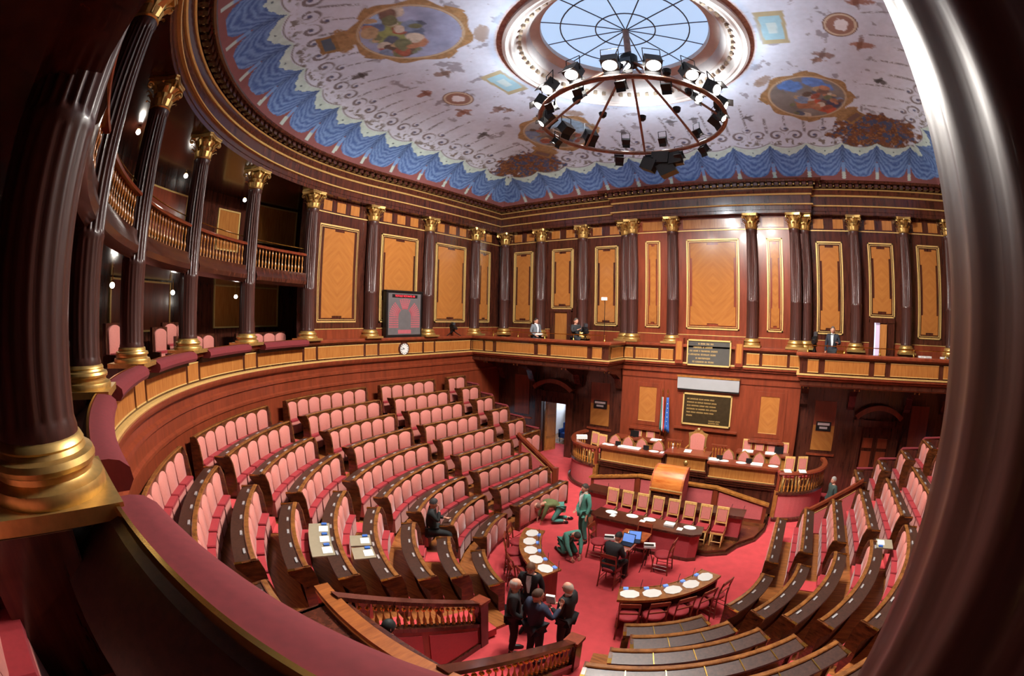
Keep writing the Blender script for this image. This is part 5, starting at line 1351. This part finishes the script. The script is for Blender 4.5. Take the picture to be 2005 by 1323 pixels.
person('man in a dark blue jacket seen from behind, one hand raised', (.12,-11.78,0), face(.25,1), dict(elR=(-.32,-.06,1.22), wrR=(-.30,-.26,1.38), elL=(.26,.02,1.15), wrL=(.2,-.14,1.0), handR=(0,-.3,1), look=(-.4,-1,0)), (34,40,62), (22,22,30), hair=(74,52,40), hairkind='short', h=1.72, fat=1.05)
pd = person('bald man in a dark suit holding white papers, right of the talking group', (.42,-11.28,0), face(-1,.1), dict(elR=(-.24,.0,1.14), wrR=(-.10,-.26,1.10), elL=(.24,.0,1.14), wrL=(.08,-.27,1.08), look=(0,-1,-.25)), dark, (18,18,20), hair=(170,150,138), hairkind='fringe', shirt=(225,225,225), h=1.70)
o = MB().obox((0,0,0),(.08,0,0),(0,.02,.01),(0,-.05,.12)).build('paper_bundle', M['paper'], None, (.07,-11.25,1.19), .3); tag(o, 'white papers held by the bald man', 'paper')
green = (86,152,136)
person('worker in green overalls standing on the red carpet', (-1.61,-6.92,0), face(-.55,-.8), dict(elR=(-.24,.02,1.15), wrR=(-.2,-.12,.96), anL=(.12,.04,.08)), green, (76,138,124), hair=(58,50,44), shirt=(225,225,220), h=1.76)
person('worker in green overalls kneeling with both hands on the carpet', (-1.62,-7.72,0), face(.85,-.5),
  dict(pel=(0,.10,.36), spi=(0,-.04,.54), che=(0,-.20,.68), nec=(0,-.33,.74), hed=(0,-.44,.73), shL=(.17,-.22,.70), shR=(-.17,-.22,.70), elL=(.20,-.34,.42), elR=(-.20,-.36,.42), wrL=(.12,-.46,.14), wrR=(-.12,-.48,.14),
   hiL=(.10,.10,.33), hiR=(-.10,.10,.33), knL=(.16,-.22,.10), knR=(-.14,-.16,.12), anL=(.14,.24,.08), anR=(-.12,.26,.08), toL=(.14,.36,.03), toR=(-.12,.38,.03), look=(0,-.6,-1)), green, (70,132,118), hair=(64,52,44), h=1.75)
person('man in an olive sweater kneeling in front of the pink panels', (-2.98,-6.28,0), face(-.75,-.66),
  dict(pel=(0,.22,.52), spi=(0,.04,.62), che=(0,-.16,.64), nec=(0,-.30,.60), hed=(0,-.42,.54), shL=(.17,-.18,.62), shR=(-.17,-.18,.62), elL=(.20,-.26,.36), elR=(-.20,-.30,.36), wrL=(.14,-.32,.12), wrR=(-.14,-.38,.12),
   hiL=(.10,.22,.48), hiR=(-.10,.22,.48), knL=(.13,-.02,.12), knR=(-.14,.14,.10), anL=(.13,.36,.10), anR=(-.13,.52,.09), toL=(.13,.44,.03), toR=(-.13,.64,.04), look=(0,-.7,-.9)), (98,106,64), (74,134,122), hair=(120,84,70), hairkind='fringe', h=1.78)
SIT = dict(pel=(0,.05,.55), spi=(0,.05,.75), che=(0,.02,.95), nec=(0,.0,1.10), hed=(0,-.03,1.21), shL=(.17,.02,1.03), shR=(-.17,.02,1.03), elL=(.24,-.03,.78), elR=(-.24,-.03,.78), wrL=(.15,-.26,.78), wrR=(-.15,-.26,.78),
  hiL=(.10,.03,.52), hiR=(-.10,.03,.52), knL=(.14,-.40,.50), knR=(-.14,-.40,.50), anL=(.14,-.36,.08), anR=(-.14,-.36,.08), toL=(.14,-.54,.03), toR=(-.14,-.54,.03))
person('man in a dark suit sitting at the stenographers\' table, back to the camera', (.0,-8.48,0), face(.1,1), dict(SIT, che=(0,-.05,.94), nec=(0,-.10,1.08), hed=(0,-.15,1.18), look=(0,-1,-.4)), (44,46,50), (26,26,28), hair=(40,36,34), h=1.76, fat=1.08)
person('man in black sitting alone on a bench, hand at his mouth', (-3.86,-10.22,.42), face(.72,.6), dict(SIT, elR=(-.2,-.14,.82), wrR=(-.06,-.16,1.06), handR=(.1,.1,1), look=(.5,-1,-.2)), (24,26,26), (22,24,24), hair=(44,40,40), h=1.78, fat=1.08)
person('grey-haired person in a dark green coat beside the right podium', (5.05,-3.2,0), face(-.8,-.4), {}, (54,70,66), (30,34,34), hair=(140,134,128), h=1.66)
person('person in grey reading white papers in the left tribune', (-7.17,-1.15,4.28), face(.9,-.3), TALK, (110,116,124), (60,62,68), hair=(52,44,40), shirt=(235,235,240), h=1.72)
person('cameraman in a dark jacket behind the television camera in the left tribune', (-5.28,-1.15,4.28), face(.95,-.4), dict(elR=(-.24,-.1,1.2), wrR=(-.14,-.32,1.28), elL=(.24,-.1,1.2), wrL=(.14,-.32,1.28)), (44,44,46), (40,40,44), hair=(80,70,62), h=1.76)
person('man in a navy jacket and white shirt standing in the right tribune', (4.60,-1.15,4.28), face(-.15,-1), dict(elL=(.27,.0,1.18), wrL=(.2,-.2,1.2)), (34,38,50), (30,32,36), hair=(84,74,68), shirt=(240,240,240), h=1.76, fat=1.1)
person('person in black with a dark cap in the entrance passage, mostly hidden by the parapet', (-.62,-14.22,.32), face(.2,1), {}, (20,24,24), (20,22,22), hair=(18,22,22), hairkind='hood', h=1.74)
o = MB().obox((0,0,0),(.14,0,0),(0,.10,.03),(0,-.006,.02)).build('paper_bundle', M['paper'], None, (-6.95,-1.22,5.36), .2); tag(o, 'white papers read by the person in the left tribune', 'paper')
# evaluate every skinned mesh once, then freeze it and add the heads
bpy.context.view_layer.update()
dg = bpy.context.evaluated_depsgraph_get()
for o, mat in SK:
    me = bpy.data.meshes.new_from_object(o.evaluated_get(dg), depsgraph=dg)
    me.materials.clear(); me.materials.append(mat)
    o['_m'] = me.name
for o, mat in SK:
    me = bpy.data.meshes[o['_m']]; o.modifiers.clear(); o.data = me; me.shade_smooth(); del o['_m']
eye = plain('eye_dark', (30,24,22), .3, 0, .1, 10); lip = plain('lip', (150,84,76), .5, 0, .1, 10)
for body, hm, nf, ne, mha in HEADS:
    me = body.data; bm = bmesh.new(); bm.from_mesh(me)
    vs_ = [bm.verts.new(v) for v in hm.v]
    for i, f in enumerate(hm.f):
        try:
            fc = bm.faces.new([vs_[k] for k in f]); fc.smooth = True; fc.material_index = 0 if i < nf else (1 if i < ne else 2)
        except ValueError: pass
    bm.to_mesh(me); bm.free(); me.materials.append(eye); me.materials.append(lip)
    if '_h' in body: del body['_h']
# ================================================================== FITTINGS
def txt(s, size, mat, parent, loc, rot, name='lettering', ext=.003):
    cu = bpy.data.curves.new(name, 'FONT'); cu.body = s; cu.size = size; cu.align_x = 'CENTER'; cu.align_y = 'CENTER'; cu.extrude = ext
    o = bpy.data.objects.new(name, cu); COL.objects.link(o); bpy.context.view_layer.update()
    me = bpy.data.meshes.new_from_object(o.evaluated_get(bpy.context.evaluated_depsgraph_get())); bpy.data.objects.remove(o)
    me.materials.clear(); me.materials.append(mat); o = bpy.data.objects.new(name, me); COL.objects.link(o)
    o.location = Vector(loc)-worldloc(parent); o.rotation_euler = rot; o.parent = parent; o['kind'] = 'stuff'
    return o
def inscription(words, x0, y, z, h, mat, parent, seed):
    """a line of small raised letter strokes, too small to read in the photograph"""
    r = random.Random(seed); m_ = MB(); x = x0
    for n in words:
        for k in range(n):
            w_ = h*r.choice((.16,.5,.5,.6)); m_.box(x, x+h*.14, y-.004, y, z-h/2, z+h/2)
            if w_ > h*.3:
                m_.box(x+w_-h*.14, x+w_, y-.004, y, z-h/2, z+h/2); q = r.choice((-.5,-.1,.36)); m_.box(x, x+w_, y-.004, y, z+h*q, z+h*(q+.14))
            x += w_+h*.22
        x += h*.5
    o = m_.build('inscription_line', mat, parent); o['kind'] = 'stuff'; return x
FR = (math.pi/2,0,0)
# ---- upper slate plaque with six gilt lines
t = thing('slate_plaque', 'dark slate plaque with six gilt lines of inscription under the big central panel', 'plaque', (0,-.62,4.5))
MB().box(-.80,.80,-.64,-.50,4.48,5.36).build('slab', M['stone'], t)
g = MB(); g.box(-.84,.84,-.67,-.52,5.34,5.39); g.build('frame_top', M['goldp'], t); MB().box(-.84,.84,-.67,-.52,4.45,4.50).build('frame_bottom', M['goldp'], t)
for s in (-1,1): MB().box(s*.82-.022,s*.82+.022,-.67,-.52,4.45,5.39).build('frame_side', M['goldp'], t)
for i, (x0, ws) in enumerate(((-.42,(2,4,3,4)),(-.60,(8,2,8)),(-.74,(4,5,1,8,6)),(-.78,(1,9,9,5)),(-.50,(2,12)),(-.62,(2,9,2,6)))):
    inscription(ws, x0, -.641, 5.24-i*.13, .06, M['goldp'], t, i)
# ---- grey cloth banner
t = thing('grey_banner', 'blank grey box-shaped screen casing above the bronze plaque', 'banner', (0,-.45,3.55))
MB().box(-1.2,1.2,-.48,-.30,3.56,4.0).build('cloth_face', M['greycloth'], t); MB().box(-1.22,1.22,-.50,-.30,3.99,4.05).build('top_batten', M['rail'], t); MB().box(-1.19,1.19,-.46,-.30,3.50,3.56).build('bottom_batten', M['black'], t)
# ---- bronze plaque
t = thing('bronze_plaque', 'bronze plaque with lines of gilt lettering on the wall behind the throne', 'plaque', (0,-.34,2.25))
MB().box(-.92,.92,-.36,-.30,2.24,3.36).build('slab', M['bronze'], t)
for a in ((-.96,.96,3.34,3.40),(-.96,.96,2.20,2.26)): MB().box(a[0],a[1],-.39,-.30,a[2],a[3]).build('frame_bar', M['goldp'], t)
for s in (-1,1): MB().box(s*.94-.025,s*.94+.025,-.39,-.30,2.2,3.4).build('frame_side', M['goldp'], t)
for i, ws in enumerate(((3,9,5,6,6),(8,2,6,9,6),(5,9,6,4,7),(9,3,8,4,7),(4,7,8,6,5),(6,))):
    inscription(ws, -.80, -.361, 3.18-i*.125, .052, M['goldp'], t, 20+i)
inscription((8,6), .1, -.361, 2.4, .045, M['goldp'], t, 40); inscription((9,5), .1, -.361, 2.32, .045, M['goldp'], t, 41)
MB().box(-1.25,1.25,-.44,-.30,2.02,2.08).build('lower_ledge', M['mahogr'], t)
# ---- flags
t = thing('flag', 'white and red striped flag hanging on its pole, left of the two', 'flag', (-1.72,-.55,.85)); t2 = thing('flag', 'blue flag with white dots hanging on its pole, right of the two', 'flag', (-1.52,-.55,.85))
def drape(x, cols, parent):
    MB().lathe([(.015,0),(.015,2.5),(.03,2.53),(.001,2.66)], 8).build('pole', M['brass'], parent, (x,-.55,.85)); MB().lathe([(.09,0),(.08,.04),(.03,.08)], 14).build('foot', M['brass'], parent, (x,-.55,.85))
    n = len(cols)
    for i, c in enumerate(cols):
        m_ = MB(); v = []; f = []
        for j in range(10):
            z = 3.18-j*.14
            for k in range(4):
                q = (i+k/3)/n; xx = x-.03+q*.19*(0.55+.5*j/9); v.append((xx, -.58-.03*math.sin(q*14+j*.2), z-.1*q*j/9))
        for j in range(9):
            for k in range(3): f.append((j*4+k, j*4+k+1, (j+1)*4+k+1, (j+1)*4+k))
        o = m_.add(v, f).build('cloth_stripe', c, parent, smooth=True)
        md = o.modifiers.new('thickness','SOLIDIFY'); md.thickness = .008
    return
fw_ = plain('flag_white', (214,214,216), .8, 0, .05, 8); fr_ = plain('flag_red', (196,52,44), .8, 0, .05, 8); fg_ = plain('flag_green', (60,120,110), .8, 0, .05, 8)
drape(-1.74, [fg_,fw_,fr_], t); drape(-1.54, [M['blue'],M['blue']], t2)
for i in range(6): MB().sphere((0,0,0),.018,6,4,(1,.4,1)).build('white_dot', M['white'], t2, (-1.50+.012*(i%2),-.625,2.95-i*.17))
# ---- small lit signs beside the doors
for s in (-1,1):
    t = thing('wall_sign', 'small dark sign with two light strips on the %s veneer panel' % ('left' if s < 0 else 'right'), 'sign', (s*4.6,-.05,2.35))
    MB().box(s*4.6-.3,s*4.6+.3,-.07,-.03,2.34,2.68).build('board', M['black'], t); MB().box(s*4.6-.24,s*4.6+.24,-.085,-.07,2.55,2.64).build('light_strip', M['plate'], t); MB().box(s*4.6-.16,s*4.6+.16,-.085,-.07,2.42,2.50).build('light_strip', M['plate'], t)
# ---- voting scoreboard
bx, by = -9.93, -5.9
t = thing('scoreboard', 'tall black voting board with red lit seating plan between two columns', 'scoreboard', (bx,by,5.2))
RZ = (math.pi/2,0,math.pi/2)
ledr = plain('led_red', (230,40,50), .4, 0, .05, 10, emit=.9, ec=(1,.05,.08)); ledd = plain('led_dim', (166,84,92), .5, 0, .1, 10, emit=.05, ec=(.8,.2,.25)); brd = plain('board_grey', (98,94,96), .45, 0, .1, 6)
MB().box(bx-.2,bx+.02,by-.88,by+.88,5.2,6.92).build('cabinet', M['black'], t); MB().box(bx+.02,bx+.03,by-.80,by+.80,5.3,6.84).build('face', brd, t)
MB().box(bx-.22,bx+.06,by-.92,by+.92,6.90,6.95).build('cornice', M['black'], t)
MB().box(bx+.03,bx+.036,by-.62,by+.62,6.68,6.80).build('title_strip', M['black'], t)
txt('TOTALE VOTANTI: 80', .10, ledr, t, (bx+.037,by,6.74), RZ)
MB().box(bx+.03,bx+.036,by-.32,by+.32,5.34,5.48).build('result_strip', ledd, t)
for ring in range(6):
    rr = .36+.08*ring
    for i in range(24):
        a = math.pi*(i+.5)/24
        if i in (7,8,15,16): continue
        yy, zz = by-rr*math.cos(a)*.95, 5.98+rr*math.sin(a)*.85
        MB().box(-.002,.002,-.028,.028,-.028,.028).build('seat_light', ledd, t, (bx+.034,yy,zz))
    for j in range(5):
        for s in (-1,1):
            MB().box(-.002,.002,-.028,.028,-.028,.028).build('seat_light', ledd, t, (bx+.034,by+s*rr*.95,5.93-j*.085))
# ---- wall clock on the parapet
t = thing('wall_clock', 'round white wall clock on the amber gallery parapet', 'clock', (-9.98,-5.88,4.76))
MB().lathe([(.27,0),(.27,.03),(.24,.06),(.21,.06),(.21,.03)], 32, cap=False).build('rim', M['mahog'], t, (-9.97,-5.88,4.76), smooth=40).rotation_euler = (0,math.pi/2,0)
MB().lathe([(.215,.0),(.215,.05)], 32).build('dial', M['white'], t, (-9.97,-5.88,4.76)).rotation_euler = (0,math.pi/2,0)
for i in range(12):
    a = i*math.pi/6; MB().obox((-9.915,-5.88+.17*math.sin(a),4.76+.17*math.cos(a)),(.003,0,0),(0,.012*math.cos(a),-.012*math.sin(a)),(0,.022*math.sin(a),.022*math.cos(a))).build('hour_mark', M['black'], t)
for a, l, w_ in ((math.radians(-62),.10,.012),(math.radians(-97),.16,.009)):
    MB().obox((-9.91,-5.88+l/2*math.sin(a),4.76+l/2*math.cos(a)),(.003,0,0),(0,w_*math.cos(a),-w_*math.sin(a)),(0,l/2*math.sin(a),l/2*math.cos(a))).build('hand', M['black'], t)
# ---- television cameras
def tvcam(x, y, z, az, lab, hgt=1.3, big=1.0):
    t = thing('tv_camera', lab, 'camera', (x,y,z), 0)
    d = Vector((math.cos(az),math.sin(az),-.15)).normalized(); s = Vector((-math.sin(az),math.cos(az),0)); u = s.cross(d)*-1; c = Vector((x,y,z+hgt)); gm_ = M['blackm']
    MB().obox(c, d*.22*big, s*.08*big, u*.10*big).build('camera_body', gm_, t); MB().tube([c+d*.2*big, c+d*.42*big], .07*big, 12).build('lens', M['black'], t); MB().obox(c-d*.05*big+u*.19*big+s*.02, d*.12*big, s*.06*big, u*.06*big).build('viewfinder', M['steel'], t)
    MB().tube([c-d*.1-u*.1, c-d*.5-u*.25], .014, 6).build('pan_bar', gm_, t); MB().lathe([(.09,0),(.09,.06),(.05,.1)], 10).build('tripod_head', gm_, t, (x,y,z+hgt-.22*big))
    for a in range(3): MB().tube([(x,y,z+hgt-.18*big),(x+.35*math.cos(a*2.09+.5),y+.35*math.sin(a*2.09+.5),z)], .018, 6).build('tripod_leg', gm_, t)
tvcam(-4.80,-1.25,4.28,math.radians(-50),'television camera on a tripod in the left tribune')
tvcam(3.95,-1.2,4.28,math.radians(-100),'television camera on a tripod at the end of the right tribune')
tvcam(-9.75+-.25,-3.15,5.2,math.radians(-20),'small television camera on the parapet next to the corner', .36, .8)
x_, y_, _, _ = upt(RW+.35, LC, 83.5); tvcam(x_,y_,4.35,math.radians(50),'dark camera standing beside the gallery column near the big one', 1.45, .9)
# lamp on a stand by the left camera
t = thing('stand_lamp', 'small bright lamp on a thin stand in the left tribune', 'lamp', (-4.05,-1.1,4.28))
MB().tube([(-4.05,-1.1,4.28),(-4.05,-1.1,6.75)], .012, 6).build('stand', M['blackm'], t); MB().obox((-4.05,-1.15,6.8),(.10,.03,0),(-.01,.03,0),(0,0,.05)).build('lamp_head', plain('lamp_head_lit', (235,235,245), .3, 0, .02, 5, emit=3), t)
# desk items in the right tribune
for i,(x,n) in enumerate(((8.2,'white papers'),(8.9,'small white lamp'),(8.0,'white cup'))):
    o = MB().box(-.14,.14,-.1,.1,0,.05).build('desk_item', M['white'], None, (x,-1.62,5.2), .2); tag(o, '%s on the right tribune parapet' % n, 'desk item')
o = MB().box(-.13,.13,-.02,.02,0,.1).build('name_plate', M['brass'], None, (4.85,-1.75,5.2)); tag(o, 'small brass plate on the right tribune parapet', 'name plate')
# ---- gallery lamps
glob = plain('bulb_glow', (255,250,240), .3, 0, 0, 3, emit=14, ec=(1,.95,.88))
GN = ['on the upper gallery, nearest the camera','on the upper gallery, second','on the upper gallery, nearest the panelled wall','on the lower gallery, nearest the camera','on the lower gallery, second','on the lower gallery, nearest the panelled wall']
for i, (x, y, z) in enumerate(((-6.77,-16.69,9.9),(-8.72,-14.9,9.6),(-10.33,-12.45,9.55),(-6.64,-16.79,6.6),(-8.67,-14.95,6.56),(-10.3,-12.52,6.55))):
    t = thing('gallery_lamp', 'glowing globe lamp hanging '+GN[i], 'lamp', (x,y,z), 0, 'gallery lamps')
    MB().sphere((x,y,z),.06,12,8).build('globe', glob, t, smooth=True); MB().tube([(x,y,z+.07),(x,y,z+(.16 if i < 3 else .36))], .012, 6).build('stem', M['brass'], t); MB().lathe([(.05,0),(.03,.03)], 10).build('cap', M['brass'], t, (x,y,z+.06))
    ld = bpy.data.lights.new('globe', 'POINT'); ld.energy = SCONCE_W; ld.shadow_soft_size = .08; ld.color = (1,.9,.78)
    lo = bpy.data.objects.new('globe_light', ld); COL.objects.link(lo); lo.parent = t; lo.location = (0,0,-.12)
# ---- seats in the lower gallery
def gseat(u, r, z, lab, n):
    x, y, nx, ny = upt(r, LC, u); t = thing('gallery_bench', lab, 'bench', (x,y,z), urot(u), 'gallery benches', True)
    w_ = .56
    MB().box(-n*w_/2-.06,n*w_/2+.06,.06,.14,0,1.06).build('back_board', M['mahog'], t)
    for i in range(n):
        xx = (i-(n-1)/2)*w_
        o = bpy.data.objects.new('seat_back', PADM); COL.objects.link(o); o.parent = t; o.location = (xx,.06,.48); o.scale = (1.05,1,1.05)
        o = bpy.data.objects.new('seat_edge', FCAP); COL.objects.link(o); o.parent = t; o.location = (xx,.03,.455)
        o = bpy.data.objects.new('folded_seat', SFR); COL.objects.link(o); o.parent = t; o.location = (xx,-.06,.10)
    for s in (-1,1): MB().box(s*(n*w_/2+.05)-.03,s*(n*w_/2+.05)+.03,-.2,.14,0,.5).build('end_panel', M['mahog'], t)
BY = ['bay next to the panelled wall','second bay from the panelled wall','third bay from the panelled wall','fourth bay from the panelled wall']
for i, (ua, n1, ub, n2) in enumerate(((22,4,20,1),(38,3,36,2),(56,2,59,2),(70,3,68,2))):
    dz = (.05,.08,.45,.3)[i]
    gseat(ua, RW+.95, 4.35+dz, 'front row of pink seats in the lower gallery, '+BY[i], n1)
    gseat(ub+1.5, RW+1.8, 4.67+dz, 'rear row of pink seats in the lower gallery, '+BY[i], n2)
gseat(44.5, RW+1.25, 4.66, 'single raised pink seat in the lower gallery behind a column', 1)
# blue armchair in the corridor
t = thing('corridor_armchair', 'blue armchair in the bright corridor beyond the open left door', 'armchair', (-7.45,2.3,0))
MB().box(-7.75,-7.2,2.0,2.55,.18,.42).build('seat', M['blue'], t); MB().box(-7.78,-7.17,2.45,2.62,.2,.85).build('back', M['blue'], t)
for a in (-7.78,-7.22): MB().box(a,a+.09,2.0,2.5,.2,.6).build('arm', M['blue'], t)
for a in (-7.72,-7.25):
    for b in (2.05,2.5): MB().tube([(a,b,0),(a,b,.2)], .02, 6).build('leg', M['black'], t)
# seats beside the camera
x, y, nx, ny = upt(RW+1.0, LC, 103.5)
# ---- near seats on the camera's side of the parapet
gseat(101.6, RW+.62, 4.35, 'dark pink seats at the bottom left corner right beside the camera', 4)
print('objects', len(bpy.data.objects), 'tris', sum(len(m.polygons)*2 for m in bpy.data.meshes))
